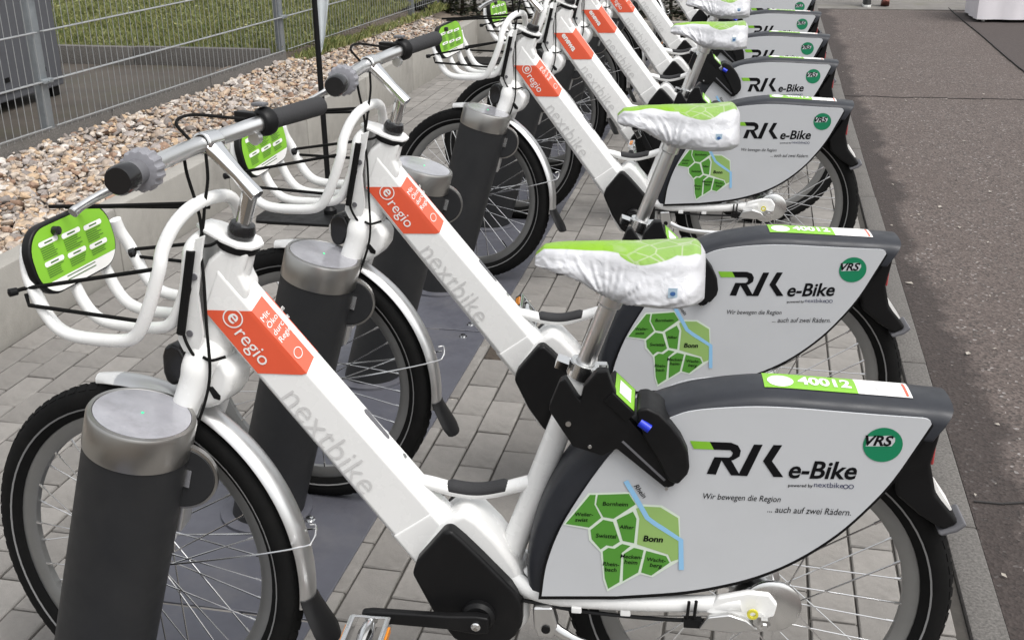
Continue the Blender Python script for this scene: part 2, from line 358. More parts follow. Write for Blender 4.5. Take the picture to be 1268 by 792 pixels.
# retaining wall of concrete blocks, one flank beside the gravel bed, one across the end of the row
wall = empty('retaining_wall'); wall.matrix_basis = RF; tag(wall, 'low pale concrete block wall holding back the gravel bed', 'wall')
bl = MB(); bl.box((-.05, 0, .08), (.1, .994, .38)); bme = bl.mesh('wall_block', M['concrete'], bev=.006)
WX = lambda y: -2.537+.0085*(y-1.5)
for i in range(-2, 8): y = .70+i*1.0; link('wall_block', bme, wall, Matrix.Translation((WX(y), y, rnd.uniform(-.002, .002))) @ Matrix.Rotation(-.0085, 4, 'Z'))
bl = MB(); bl.box((-.05, 0, .08), (.1, .40, .38)); link('wall_block', bl.mesh('wall_block', M['concrete'], bev=.006), wall, Matrix.Translation((WX(8), 7.9, 0)))
for i in range(2): link('wall_block', bme, wall, Matrix.Translation((WX(8)+.40+i*1.0, 8.10, rnd.uniform(-.002, .002))) @ Matrix.Rotation(-math.pi/2, 4, 'Z'))

# gravel bed
GZ = .225
def gz(x, y): return GZ+.050*max(0, min(1, (WX(y)-.15-x)/(WX(y)-.15-FX(y))))**1.3+.02*noise.noise(V((x*1.3, y*1.3, 3)))
FX = lambda y: -3.394+.073*(y-3.147)
mb = MB()
for i in range(30):
    y0 = -.6+i*.31
    xs = [FX(y0)-.35]+[FX(y0)+(WX(y0)-.09-FX(y0))*k/6 for k in range(7)]
    for xa, xb in zip(xs, xs[1:]):
        if xb < FX(y0)+.001 and y0 < 5.2: continue
        mb.poly([(xa, y0, gz(xa, y0)-.012), (xb, y0, gz(xb, y0)-.012), (xb, y0+.312, gz(xb, y0)-.012), (xa, y0+.312, gz(xa, y0)-.012)])
tag(row('gravel_ground', mb, mat('gravel_grit', (.16, .13, .105), .95, var=.4, vs=120), smooth=0), kind='structure')
bmi = bmesh.new(); bmesh.ops.create_icosphere(bmi, subdivisions=2, radius=1); ICO2 = ([v.co.copy() for v in bmi.verts], [tuple(v.index for v in f.verts) for f in bmi.faces]); bmi.free()
bmi = bmesh.new(); bmesh.ops.create_icosphere(bmi, subdivisions=1, radius=1); ICO1 = ([v.co.copy() for v in bmi.verts], [tuple(v.index for v in f.verts) for f in bmi.faces]); bmi.free()
vs_, fs_ = [], []
def stone(x, y, z, s, hi):
    B = ICO2 if hi else ICO1; q = Matrix.Rotation(rnd.uniform(0, 6.3), 3, 'Z') @ Matrix.Rotation(rnd.gauss(0, .4), 3, 'X') @ Matrix.Rotation(rnd.gauss(0, .4), 3, 'Y')
    sc = V((s*rnd.uniform(.85, 1.35), s*rnd.uniform(.65, 1.0), s*rnd.uniform(.38, .7))); sd_ = V((rnd.uniform(0, 99), rnd.uniform(0, 99), 0)); o = len(vs_)
    for c in B[0]:
        k = 1+.42*noise.noise(c*1.1+sd_); p = V((max(-.82, min(.82, c.x*k)), max(-.8, min(.8, c.y*k)), max(-.75, min(.75, c.z*k))))
        vs_.append(q @ V((p.x*sc.x, p.y*sc.y, p.z*sc.z))+V((x, y, z)))
    fs_.extend([tuple(i+o for i in f) for f in B[1]])
y = .1
while y < 8.15:
    far = (y-1)/7
    st = .0275+.009*far
    xa, xb = FX(y)+.0, WX(y)-.10; x = xa
    if y > 7.95: xb = min(xb, xb)
    while x < xb:
        s = rnd.uniform(.009, .022) if rnd.random() < .8 else rnd.uniform(.022, .034)
        s *= 1+.12*far
        px, py = x+rnd.gauss(0, .01), y+rnd.gauss(0, .01)
        stone(min(px, xb-.008), py, gz(px, py)+rnd.uniform(-.006, .018), s, y < 5); x += st
        if rnd.random() < .3: stone(min(px+rnd.gauss(0, .015), xb-.01), py+.012, gz(px, py)+rnd.uniform(.012, .028), s*.85, y < 5)
    y += st*.82
me = bpy.data.meshes.new('gravel'); me.from_pydata([tuple(p) for p in vs_], [], fs_); me.materials.append(M['stone'])
me.polygons.foreach_set('use_smooth', [True]*len(me.polygons)); me.set_sharp_from_angle(angle=R(38))
g = link('gravel', me, None, RF); tag(g, 'multicoloured gravel stones filling the bed behind the low wall', 'gravel', kind='stuff')

# fence foot kerb, its return, sunken slab with cabinet, lawn, hedge
def fmat(y): return Matrix.Translation((FX(y), y, 0)) @ Matrix.Rotation(-.073, 4, 'Z')
fk = empty('concrete_edging'); fk.matrix_basis = RF; tag(fk, 'weathered concrete edging slabs along the foot of the wire fence', 'edging')
ek = MB(); ek.box((-.03, 0, .26), (.06, .994, .19)); eme = ek.mesh('edging_slab', M['kerbmat'], bev=.004)
for i in range(6): link('edging_slab', eme, fk, fmat(.12+i*1.0))
rk = empty('concrete_edging'); rk.matrix_basis = RF; tag(rk, 'concrete edging slabs between the sunken slab and the lawn', 'edging')
ek = MB(); ek.box((0, 0, .28), (.994, .06, .21)); eme2 = ek.mesh('edging_slab', M['kerbmat'], bev=.004)  # darker kerb concrete puts this edging's shade into its colour
for i in range(4): link('edging_slab', eme2, rk, Matrix.Translation((-3.79-i*1.0, 5.52-.02*i, 0)))
M['slab'] = mat('damp_slab', (.062, .052, .043), .8, var=.25, vs=5, bump=.3, bs=60, dirt=(.06, .06, .03, .7), ds=3)
mb = MB(); mb.poly([(-7, -.6, .262), (FX(-.6)-.062, -.6, .262), (FX(5.45)-.062, 5.48, .262), (-7, 5.55, .262)]); tag(row('courtyard', mb, M['slab'], smooth=0), kind='structure')
def lawn_z(x, y): return .34+.02*(y-5.5)+.03*noise.noise(V((x*.9, y*.9, 7)))
mb = MB(); gx = [-12+i*.5 for i in range(18)]; gy = [5.56+i*.45 for i in range(16)]
for a in range(len(gx)-1):
    for b_ in range(len(gy)-1): mb.poly([(x, y, lawn_z(x, y)-.01) for x, y in ((min(gx[a], FX(gy[b_])-.01), gy[b_]), (min(gx[a+1], FX(gy[b_])-.01), gy[b_]), (min(gx[a+1], FX(gy[b_+1])-.01), gy[b_+1]), (min(gx[a], FX(gy[b_+1])-.01), gy[b_+1]))])
tag(row('lawn', mb, mat('lawn_soil', (.06, .058, .028), .95, var=.3, vs=14), smooth=60), kind='structure')
vs_, fs_ = [], []
def blade(x, y, z, h, wd):
    a = rnd.uniform(0, 6.3); dx, dy = math.cos(a)*wd, math.sin(a)*wd; le = rnd.uniform(.1, .7)*h; b_ = rnd.uniform(0, 6.3); o = len(vs_)
    vs_.extend([(x-dx, y-dy, z), (x+dx, y+dy, z), (x+dx*.7+math.cos(b_)*le*.4, y+dy*.7+math.sin(b_)*le*.4, z+h*.6), (x+math.cos(b_)*le, y+math.sin(b_)*le, z+h*.9)]); fs_.extend([(o, o+1, o+2), (o, o+2, o+3)])
n = 0
while n < 80000:
    x, y = rnd.uniform(-7.2, -2.8), 5.56+abs(rnd.gauss(0, 2.4))
    if x > FX(y)+(.12 if y > 5.7 else -.03) or y > 12: continue
    if y > 8.6 and rnd.random() < .4: continue
    k = .55+1.0*max(0, noise.noise(V((x*2.5, y*2.5, 1)))+.25)
    blade(x, y, (lawn_z(x, y) if x < FX(y) else .295)-.005, rnd.uniform(.025, .075)*k*(1.3 if x > FX(y)-.1 else 1), rnd.uniform(.002, .0055)); n += 1
for i in range(5200):                                  # broad weed and clover leaves between the blades
    x, y = rnd.uniform(-7, -2.9), 5.6+abs(rnd.gauss(0, 2.2))
    if x > FX(y)+.02 or noise.noise(V((x*1.6, y*1.6, 5))) < -.05: continue
    z = lawn_z(x, y)+rnd.uniform(.01, .06); s = rnd.uniform(.006, .015); q = Matrix.Rotation(rnd.uniform(0, 6.3), 3, 'Z') @ Matrix.Rotation(rnd.uniform(-1.1, 1.1), 3, 'X'); o = len(vs_)
    vs_.extend([tuple(V((x, y, z))+q @ V(p)*s) for p in ((-1, 0, 0), (0, -.6, .1), (1, 0, 0), (0, .6, .1))]); fs_.append((o, o+1, o+2, o+3))
me = bpy.data.meshes.new('grass'); me.from_pydata(vs_, [], fs_); me.materials.append(M['grass'])
tag(link('grass', me, None, RF), 'patchy green and straw coloured grass behind the wire fence', 'grass', kind='stuff')

# dark hedge across the end of the row
hedge = empty('hedge'); hedge.matrix_basis = RF; tag(hedge, 'dense dark evergreen hedge behind the end of the bike row', 'hedge')
mb = MB()
for i in range(21):
    x = -4.6+i*.22+rnd.uniform(-.05, .05); pts = [(x, 9.0+rnd.uniform(-.3, .3), .0)]
    for k in range(5): pts.append((pts[-1][0]+rnd.gauss(0, .06), pts[-1][1]+rnd.gauss(0, .06), .32*(k+1)))
    mb.tube(pts, [.02, .018, .015, .012, .009, .006], 5)
mb.build('stem', mat('hedge_bark', (.05, .038, .028), .9), hedge)
mb = MB()
for i in range(40000):
    x, z = rnd.uniform(-4.9, .12), rnd.uniform(.08, 1.75); bulge = .12*noise.noise(V((x*2, z*2, 0)))
    y = (8.62+bulge+abs(rnd.gauss(0, .12))) if rnd.random() < .7 else rnd.uniform(8.6, 9.5)
    if x > -2.3 and y < 8.35: continue
    s = rnd.uniform(.014, .03); q = Matrix.Rotation(rnd.uniform(0, 6.3), 3, 'Z') @ Matrix.Rotation(rnd.uniform(.1, 1.3), 3, 'X'); p = V((x, y, z))
    mb.add([p+q @ V(c)*s for c in ((-1, 0, 0), (-.2, -.45, .08), (1, 0, 0), (-.2, .45, .08))], [(0, 1, 2, 3)])
mb.build('foliage', M['leaf'], hedge, smooth=0, recalc=False)

# wire mesh fence
fence = empty('wire_fence'); fence.matrix_basis = RF; tag(fence, 'galvanised double rod mesh fence with square posts along the lawn', 'fence')
FL = lambda s: Matrix.Translation((FX(3.147), 3.147, 0)) @ Matrix.Rotation(-.073, 4, 'Z') @ Matrix.Translation((0, s, 0))
pm = MB(); pm.box((-.035, 0, .92), (.04, .06, 1.6)); pmesh = pm.mesh('post', M['galvpost'], bev=.003)
cm = MB(); cm.box((-.005, 0, 0), (.03, .075, .02)); cm.cyl((.01, 0, 0), (.016, 0, 0), .007, 8); cmesh = cm.mesh('clip', M['galvpost'], bev=.002)
wm = MB(); wm.tube([(0, 0, .345), (0, 0, 1.60)], .0019, 5); wmesh = wm.mesh('wire', M['galv'])
PS = 2.475
for i in range(-1, 3):
    po = link('post', pmesh, fence, FL(i*PS))
    for z in (.585, 1.02, 1.45): link('clip', cmesh, po, Matrix.Translation((.005, 0, z)))
for i in range(-1, 3):
    pn = MB(); pn.tube([(.004, i*PS+.02, .367), (.004, (i+1)*PS-.02, .367)], .0036, 6)
    panel = pn.build('mesh_panel', M['galv'], fence); panel.matrix_basis = FL(0)
    for z in (.585, .815, 1.02, 1.22, 1.42, 1.6):
        rm = MB(); rm.tube([(.007, i*PS+.02, z), (.007, (i+1)*PS-.02, z)], .0036, 6); rm.build('rod', M['galv'], panel)
        rm = MB(); rm.tube([(-.006, i*PS+.02, z), (-.006, (i+1)*PS-.02, z)], .0036, 6); rm.build('rod', M['galv'], panel)
    for k in range(49):
        link('wire', wmesh, panel, Matrix.Translation((0, i*PS+.0375+k*.05, 0)))

# grey cabinet on the slab
cab = empty('utility_cabinet'); cab.matrix_basis = RF @ Matrix.Translation((-4.15, 4.43, .262)); tag(cab, 'tall dark grey metal utility cabinet behind the wire fence', 'cabinet')
mb = MB(); mb.box((-.4, -.75, .86), (.8, 1.5, 1.6)); mb.build('body', M['cabinet'], cab, bev=.012)
for x in (-.38, -1.12):
    mb = MB(); mb.box((.004, x, .86), (.012, .72, 1.5)); dr = mb.build('door', M['cabinet'], cab, bev=.004)
    mb = MB(); mb.box((.018, x+.3, .86), (.022, .03, .14)); mb.build('handle', M['black'], dr, bev=.004)
mb = MB(); mb.box((-.4, -.75, 1.68), (.86, 1.56, .05)); mb.build('roof', M['cabinet'], cab, bev=.01)
for x in (-.06, -.74):
    for y in (-.06, -1.44): mb = MB(); mb.box((x, y, .035), (.07, .07, .07)); mb.build('foot', M['black'], cab, bev=.005)
for x in (-.2, -.55, -.95, -1.3): mb = MB(); mb.box((.011, x, .18), (.006, .04, .025)); mb.build('vent', M['black'], cab)

# ================================================================== DOCKED HIRE BIKE (built once in the pose of the first one)
SX, SY = .078744, .828509
TB = Matrix.Translation((1.1, 0, 0))
HA = V((-.874, 0, .965)); HX = V((.309, 0, .951)).normalized()
ROT = Matrix.Translation(HA) @ Matrix.Rotation(R(-14), 4, HX) @ Matrix.Translation(-HA)
TS = TB @ ROT
bike = empty('hire_bike')
def P_(name, mb, m, parent=None, steer=False, **k): return mb.build(name, m, parent or bike, M=(TS if steer else TB), **k)
def steerpt(a, b, y):                                  # pixel -> unsteered front-end plane y
    Mi = ROT.inverted(); o = Mi @ CP; d = Mi.to_3x3() @ ray(a, b); t = (y-o.y)/d.y; return o+d*t
def steerx(a, b, x):
    Mi = ROT.inverted(); o = Mi @ CP; d = Mi.to_3x3() @ ray(a, b); t = (x-o.x)/d.x; return o+d*t

# ---- frame: head tube, gusset, down tube, lug, seat tube, stays
D = V((.586, 0, -.8103)); N = V((.8103, 0, .586)); O0 = V((-.938, 0, .843))
def dt(s, n, y): return O0+D*s+N*n+V((0, y, 0))
def nr(s): return .065+.033*s
def nc(s): return .086+.028*s
def ring(s, g=0.): return [dt(s, -.013-g, -.015), dt(s, 0-g, -.033-g), dt(s, nr(s), -.032-g), dt(s, nc(s)+g, -.012), dt(s, nc(s)+g, .012), dt(s, nr(s), .032+g), dt(s, 0-g, .033+g), dt(s, -.013-g, .015)]
fr = MB()
dtm = MB(); first = ring(0); first = [p+D*(-.62*max(0, (p-O0).dot(N))) for p in first]; dtm.loft([first]+[ring(s) for s in (.04, .1, .2, .3, .4, .5, .60)])
frame = dtm.build('frame', M['white'], bike, M=TB, bev=.004, bseg=3, smooth=50)
mb = MB(); mb.prism([(-.942, .835), (-.940, .900), (-.924, .930), (-.900, .950), (-.87, .95), (-.852, .945), (-.868, .905), (-.858, .880), (-.87, .84), (-.90, .80)], -.0300, .0300); P_('gusset', mb, M['white'], frame, bev=.009, bseg=3, smooth=35)
mb = MB(); mb.cyl(HA-HX*.235, HA-HX*.022, .0305, 28); P_('head_tube', mb, M['white'], frame, smooth=50)
mb = MB(); mb.loft([ring(s, .0022) for s in (.515, .53, .60)]); P_('down_tube_lug', mb, M['white'], frame, bev=.004, bseg=3, smooth=60)
lug = [PXZ(a, b, -.045) for a, b in [(516, 690), (545, 652), (560, 640), (575, 634), (592, 645), (615, 668), (640, 700), (655, 735), (655, 772), (630, 795), (560, 790), (530, 745)]]
mb = MB(); mb.prism(lug, -.045, .045); P_('bottom_bracket_shell', mb, M['white'], frame, bev=.013, bseg=4, smooth=60)
mb = MB(); mb.tube([(-.445, 0, .345), (-.31, 0, .742)], [.023, .0205], 20); P_('seat_tube', mb, M['white'], frame)
hp = [PY(*q) for q in [(515, 603), (548, 602), (577, 613), (602, 613), (628, 605), (648, 600)]]
hp = spline([(-.60, 0, .520), (-.572, 0, .515), (-.53, 0, .505), (-.49, 0, .502), (-.45, 0, .510), (-.405, 0, .525), (-.375, 0, .535)], 5)
mb = MB(); mb.tube(hp, .0125, 14, flat=1.15); P_('step_handle', mb, M['white'], frame)
mb = MB(); mb.tube([p+V((0, 0, .005)) for p in hp[8:23]], [.006]+[.0122]*13+[.006], 14, flat=1.25); P_('handle_sleeve', mb, M['grip'], frame)
for s in (-1, 1):
    mb = MB(); mb.tube(spline([(-.43, s*.03, .352), (-.39, s*.05, .338), (-.32, s*.062, .334), (-.2, s*.068, .338), (-.1, s*.072, .347), (-.03, s*.078, .358)], 5), [.017]*10+[.0155]*16, 14, flat=.8)
    P_('chain_stay', mb, M['white'], frame)
    mb = MB(); mb.prism([(-.09, .338), (-.07, .370), (-.02, .384), (.015, .382), (.030, .362), (.026, .338), (.0, .326), (-.05, .328)], s*.072, s*.086); P_('dropout', mb, M['white'], frame, bev=.004, smooth=50)
    mb = MB(); mb.tube([(-.40, s*.03, .36), (-.36, s*.03, .40), (-.33, s*.04, .47)], .01, 10); P_('seat_stay', mb, M['white'], frame)
sl = MB(); cpt = dt(.335, nc(.335)+.0006, .0); ey = V((0, 1, 0))
sl.loft([[dt(.335+dx, nc(.335)+h, y) for dx, y in [(-.028+.006*math.cos(a)-(0), .006*math.sin(a)) for a in [math.pi/2+k*math.pi/6 for k in range(7)]]+[(.028+.006*math.cos(a), .006*math.sin(a)) for a in [-math.pi/2+k*math.pi/6 for k in range(7)]]] for h in (-.002, .0012)])
P_('battery_slot', sl, M['greyplastic'], frame)
for s in (.41, .475, .545): mb = MB(); mb.cyl(dt(s, nc(s)-.002, -.002), dt(s, nc(s)+.002, -.002), .005, 10); P_('bolt', mb, M['satin'], frame)

# ---- red decal and lettering on the down tube
def face(s, n): return dt(s, n, -.0345)
def zat(n, z): return (.843-z+.586*n)/.8103            # s on offset n at height z
zt, zb = .8445, .732
mb = MB(); g = .0012
def fpt(n, z, y): return dt(zat(n, z), n, y)
rowsn = 6
left = [fpt(n_, z, -.0342+ (0.0007 if n_ > .03 else 0)) for n_, z in ((.001, zt), (.001, zb), (.0625, zb), (.061, zt))]
mb.poly(left); decal = P_('red_decal', mb, M['red'], frame, smooth=0)
def nrb(z): return nr(zat(.066, z))+.0006
bevel = [dt(zat(.067, zt), nr(.0)+.0022, -.0328), dt(zat(.067, zb), nr(.14)+.0022, -.0328), dt(zat(.067, zb)-.012, nc(.12)+.001, -.0125), dt(zat(.067, zt)-.008, nc(0)+.001, -.0125)]
crest = [bevel[3], bevel[2], V((bevel[2].x, .0125, bevel[2].z)), V((bevel[3].x, .0125, bevel[3].z))]
right = [V((bevel[3].x, .0125, bevel[3].z)), V((bevel[2].x, .0125, bevel[2].z)), V((bevel[1].x, .0328, bevel[1].z)), V((bevel[0].x, .0328, bevel[0].z))]
mb = MB(); mb.add([left[3], left[2], bevel[1], bevel[0]], [(0, 1, 2, 3)]); mb.add(bevel, [(0, 1, 2, 3)]); mb.add(crest, [(0, 1, 2, 3)]); mb.add(right, [(0, 1, 2, 3)])
mb.add([V((p.x, -p.y, p.z)) for p in left], [(0, 1, 2, 3)]); P_('red_decal_top', mb, M['red'], frame, smooth=0, recalc=False)
OUT = V((0, -1, 0))
def circ_e(mb, c, ex, ey, r_, wd=.13, seg=28, a0=0, a1=2*math.pi):
    for k in range(seg):
        a, b = a0+(a1-a0)*k/seg, a0+(a1-a0)*(k+1)/seg
        mb.add([c+(ex*math.cos(t)+ey*math.sin(t))*r_*q for t, q in ((a, 1), (b, 1), (b, 1-wd), (a, 1-wd))], [(0, 1, 2, 3)])
TY = -.0352
regio = []
def on_face(s, n): p = dt(s, n, 0); p.y = TY; return p
a, b = on_face(.060, .016), on_face(.132, .016)
regio.append(text('lettering', 'regio', a, b, OUT, M['decalwhite'], frame, Mx=TB))
mb = MB(); circ_e(mb, on_face(.038, .033), D, N, .0175); regio.append(P_('emblem_ring', mb, M['decalwhite'], frame, smooth=0, recalc=False))
regio.append(text('lettering', 'e', on_face(.030, .025), on_face(.046, .025), OUT, M['decalwhite'], frame, Mx=TB, bold=.012))
# lines across the bevel
bu = (bevel[3]-bevel[0]).normalized(); bv = (bevel[1]-bevel[0]).normalized(); bn = bu.cross(bv); bn = bn if bn.z > 0 else -bn
for i, t in enumerate(['Mit', 'Ökostrom', 'durch die', 'Region']):
    tv, tf = text_mesh(t); x0 = min(v.x for v in tv); k_ = .0145; Lb = (bevel[3]-bevel[0]).length; mb = MB()
    def wrap(u_, v_):
        if u_ <= Lb: return bevel[0]+bv*v_+bu*u_+bn*.0008
        return bevel[0]+bv*v_+bu*Lb+V((0, u_-Lb, 0))+N*.0009
    mb.add([wrap(.003+(v.x-x0)*k_, .028+.0152*i-v.y*k_) for v in tv], tf); regio.append(P_('lettering', mb, M['decalwhite'], frame, smooth=0, recalc=False))
mb = MB(); circ_e(mb, bevel[0]+bv*.106+bu*.013+bn*.0012, bv, bu, .009, .14, 20); regio.append(P_('emblem_ring', mb, M['decalwhite'], frame, smooth=0, recalc=False))
enewa = [text('lettering', 'enewa', on_face(.026, .022), on_face(.112, .022), OUT, M['decalwhite'], frame, Mx=TB, bold=.035)]
# big grey word along the lower edge
text('lettering', 'nextbike', dt(.195, .0025, -.0345), dt(.420, .0025, -.0345), OUT, M['lettergrey'], frame, Mx=TB, bold=-.010)

# ---- motor cover, cranks, pedals
mc = [PXZ(a, b, -.06) for a, b in CR((420, 620), 4.529, [(415, 390), (440, 320), (590, 152), (635, 150), (700, 205), (800, 300), (900, 400), (1000, 500), (1030, 570), (1030, 680), (990, 740)])]+[(-.445, .225), (-.49, .215), (-.53, .238), (-.566, .294)]
for s in (-1, 1):
    mb = MB(); mb.prism(mc, s*.04, s*.072); cov = P_('motor_cover', mb, M['black'], bev=.012, bseg=4, smooth=50)
    mb = MB(); mb.lathe([(0, .0), (.03, .0), (.03, .012), (.024, .018), (.0, .018)], (-.483, s*.07, .297), (0, s, 0), 28); P_('spindle_boss', mb, M['black'], cov)
    tip = V((-.668, s*.10, .302)) if s < 0 else V((-.298, s*.10, .292)); c0 = V((-.483, s*.098, .297))
    mb = MB(); dr_ = (tip-c0).normalized(); up = V((-dr_.z, 0, dr_.x))
    sec = lambda c, h, w_: [c+up*h+V((0, -w_, 0)), c+up*h+V((0, w_, 0)), c-up*h+V((0, w_, 0)), c-up*h+V((0, -w_, 0))]
    mb.loft([sec(c0-dr_*.022, .016, .008), sec(c0, .019, .009), sec(c0+dr_*.05, .014, .008), sec(tip, .0125, .0075), sec(tip+dr_*.018, .009, .007)])
    crank = P_('crank', mb, M['black'], bev=.004, bseg=3, smooth=50)
    mb = MB(); mb.lathe([(0, 0), (.0085, 0), (.0085, .003), (.006, .0045), (0, .003)], c0+V((0, s*.009, 0)), (0, s, 0), 16); P_('crank_bolt', mb, M['chrome'], crank)
    pc = tip+V((0, s*.055, -.003)); mb = MB(); mb.cyl(tip, pc+V((0, s*.05, 0)), .006, 10)
    for q in (-1, 1): mb.box(pc+V((q*.032, 0, 0)), (.010, .084, .022))
    for q in (-1, 1): mb.box(pc+V((0, q*.042, 0)), (.07, .008, .02))
    mb.lathe([(0, -.03), (.012, -.03), (.015, 0), (.012, .03), (0, .03)], pc, (0, 1, 0), 12)
    ped = P_('pedal', mb, M['chrome'], bev=.002)
    for q in (-1, 1): mb = MB(); mb.box(pc+V((q*.0380, 0, 0)), (.0035, .042, .011)); P_('reflector', mb, M['orange'], ped)

# ---- seat clamp and post
sa = V((-.437, 0, .369)); sdn = (V((-.259, 0, .873))-V((-.437, 0, .369))).normalized(); top = V((-.308, 0, .747))
mb = MB(); mb.lathe([(.0155, -.014), (.0245, -.014), (.0245, .014), (.0155, .014)], top, sdn, 28, closed=True); mb.box(top+V((.030, -.012, -.006)), (.02, .014, .026)); mb.box(top+V((.030, .012, -.006)), (.02, .014, .026)); mb.cyl(top+V((.034, -.03, -.006)), top+V((.034, .03, -.006)), .008, 12)
clamp = P_('seat_clamp', mb, M['alu'], bev=.002)
mb = MB(); mb.box(top+V((-.034, -.004, .012)), (.020, .030, .014), Matrix.Rotation(R(20), 3, 'Y')); mb.tube([top+V((-.03, .012, .010)), top+V((.0, .030, .0)), top+V((.034, .03, -.006))], .005, 8); P_('clamp_lever', mb, M['chrome'], clamp)
mb = MB(); mb.lathe([(0, 0), (.0075, 0), (.0075, .004), (0, .004)], top+V((.034, -.031, -.006)), (0, -1, 0), 14); P_('clamp_bolt', mb, M['black'], clamp)
mb = MB(); mb.cyl(top-sdn*.2, top+sdn*.145, .0155, 20); mb.lathe([(.0155, .12), (.02, .125), (.02, .15), (.0, .152)], top, sdn, 16); seatpost = P_('seat_post', mb, M['satin'])

# ---- rear fairing: arched shell + side skirts + printed panels
path = spline([(-.398, 0, .335), (-.399, 0, .41), (-.380, 0, .50), (-.345, 0, .58), (-.298, 0, .640), (-.24, 0, .682), (-.19, 0, .706), (-.15, 0, .722), (-.107, 0, .734), (-.049, 0, .7435), (0, 0, .7465), (.1, 0, .7425), (.215, 0, .737), (.276, 0, .733)], 5)
YC = -.024
sec = [(.057, .050), (.057, .024), (.052, .0105), (.043, .0042), (.026, .001), (0, 0), (-.026, .001), (-.043, .0042), (-.052, .0105), (-.057, .024), (-.057, .050)]
mb = MB(); rings = []
for i, p in enumerate(path):
    t = (path[min(i+1, len(path)-1)]-path[max(i-1, 0)]).normalized(); inn = V((t.z, 0, -t.x))
    ww = .72+.28*min(1, i/22) if i < 22 else 1.
    sl_ = .55*max(0, (i-len(path)+7)/6)
    rings.append([p+inn*q+V((-q*sl_, YC+y*ww, 0)) for y, q in sec])
inner = [[p*.0+V((p.x, YC+(p.y-YC)*.955, p.z))+ (V((0, 0, -.004))) for p in r_] for r_ in rings]
mb.loft(rings, False, False); mb.loft([r_[::-1] for r_ in inner], False, False)
mb.loft([rings[-1], inner[-1]], False, False); mb.loft([rings[0], inner[0]], False, False)
mb.poly([p+V((.0, 0, 0)) for p in rings[-1]])
fairing = P_('fairing', mb, M['fairing'], smooth=50)
K6 = ((640, 420), 2.019)
pl = lambda pts: [V((x, 0, z)) for x, z in [PXZ(a, b, -.083) for a, b in CR(*K6, pts)]]
edgeL = spline(pl([(62, 640), (75, 560), (110, 470), (165, 380), (215, 310), (250, 268)]), 4)
edgeT = spline(pl([(318, 222), (385, 195), (430, 180), (500, 172), (600, 168), (700, 172), (800, 180), (900, 188), (1015, 196)]), 4)
edgeR = spline(pl([(1037, 211), (1000, 265), (940, 350), (880, 415), (800, 485), (700, 548), (600, 590), (500, 615), (400, 630), (250, 640)]), 4)
corner = pl([(1026, 198), (1034, 203)])
out = [(p.x, p.z) for p in edgeL+edgeT+corner+edgeR]
cx, cz = sum(p[0] for p in out)/len(out), sum(p[1] for p in out)/len(out)
big = [(cx+(x-cx)*1.016-.001, cz+(z-cz)*1.012-.0065) for x, z in out]
for s in (-1, 1):
    y0_, y1_, y2_, y3_ = [v_ if s < 0 else 2*YC-v_ for v_ in (-.066, -.0812, -.0813, -.0842)]
    mb = MB(); mb.prism(big, y0_, y1_); P_('skirt', mb, M['black'], fairing, smooth=50)
    mb = MB(); mb.prism(out, y2_, y3_); pn_ = P_('side_panel', mb, M['panel'], smooth=30)
    if s < 0: panel = pn_
PYY = -.0850
def q3(a, b, lift=0.): p = PY(a, b, -.083); return V((p.x, PYY-lift, p.z))
KA = ((840, 440), 3.1425)
def pgl(name, pts, K, m, lift=0.):
    mb = MB(); mb.poly([q3(a, b, lift) for a, b in CR(*K, pts)]); return P_(name, mb, m, panel, smooth=0, recalc=False)
pgl('logo_green', [(45, 329), (122, 333), (138, 363), (60, 360)], KA, M['lime'])
mb = MB()
for pts in ([(122, 333), (205, 336), (232, 347), (243, 367), (238, 390), (215, 403), (205, 405), (197, 394), (207, 388), (212, 376), (203, 366), (138, 363)], [(140, 392), (197, 394), (206, 405), (168, 405), (146, 460), (110, 457)], [(168, 405), (206, 405), (240, 464), (205, 463)], [(232, 464), (268, 466), (328, 344), (294, 343)], [(370, 345), (404, 346), (364, 408), (408, 470), (370, 469), (329, 408)]):
    mb.poly([q3(a, b) for a, b in CR(*KA, pts)])
P_('logo_letters', mb, M['ink'], panel, smooth=0, recalc=False)
def ptext(body, a, b, K, m, shear=.0, bold=0., hs=1., lift=0.): 
    (a,), (b,) = CR(*K, [a]), CR(*K, [b]); return text('lettering', body, q3(*a, lift), q3(*b, lift), OUT, m, panel, shear, bold, TB, hs)
ptext('e-Bike', (428, 472), (692, 478), KA, M['ink'], .22, .022, 1.05)
ptext('powered by', (427, 507), (522, 509), KA, M['ink'], .0, .012)
ptext('nextbike', (527, 508), (641, 513), KA, M['inkblue'])
mb = MB()
for px in (651, 672):
    c = q3(*CR(*KA, [(px, 507)])[0]); circ_e(mb, c, V((1, 0, 0)), V((0, 0, 1)), .0042, .3, 14)
P_('bike_symbol', mb, M['inkblue'], panel, smooth=0, recalc=False)
ptext('Wir bewegen die Region', (96, 554), (397, 567), KA, M['ink'], .2, 0, 1.25)
ptext('... auch auf zwei Rädern.', (345, 606), (670, 619), KA, M['ink'], .2, 0, 1.25)
c = q3(*CR(*KA, [(795, 345)])[0]); mb = MB(); mb.poly([c+V((math.cos(a), 0, math.sin(a)))*.0302 for a in [2*math.pi*k/40 for k in range(40)]]); P_('round_emblem', mb, M['vrs'], panel, smooth=0, recalc=False)
pgl('emblem_bar', [(728, 350), (736, 312), (828, 308), (842, 318), (842, 332), (828, 350)], KA, M['panel'], .0003)
ptext('VRS', (724, 345), (834, 348), KA, M['ink'], .28, .03, .95, .0006)
KM = ((660, 560), 3.96)
pgl('map_outline', [(148, 350), (272, 195), (480, 190), (515, 250), (545, 250), (632, 255), (720, 310), (725, 522), (585, 607), (525, 592), (365, 676), (345, 620), (332, 485), (275, 425), (270, 372)], KM, M['mapline'])
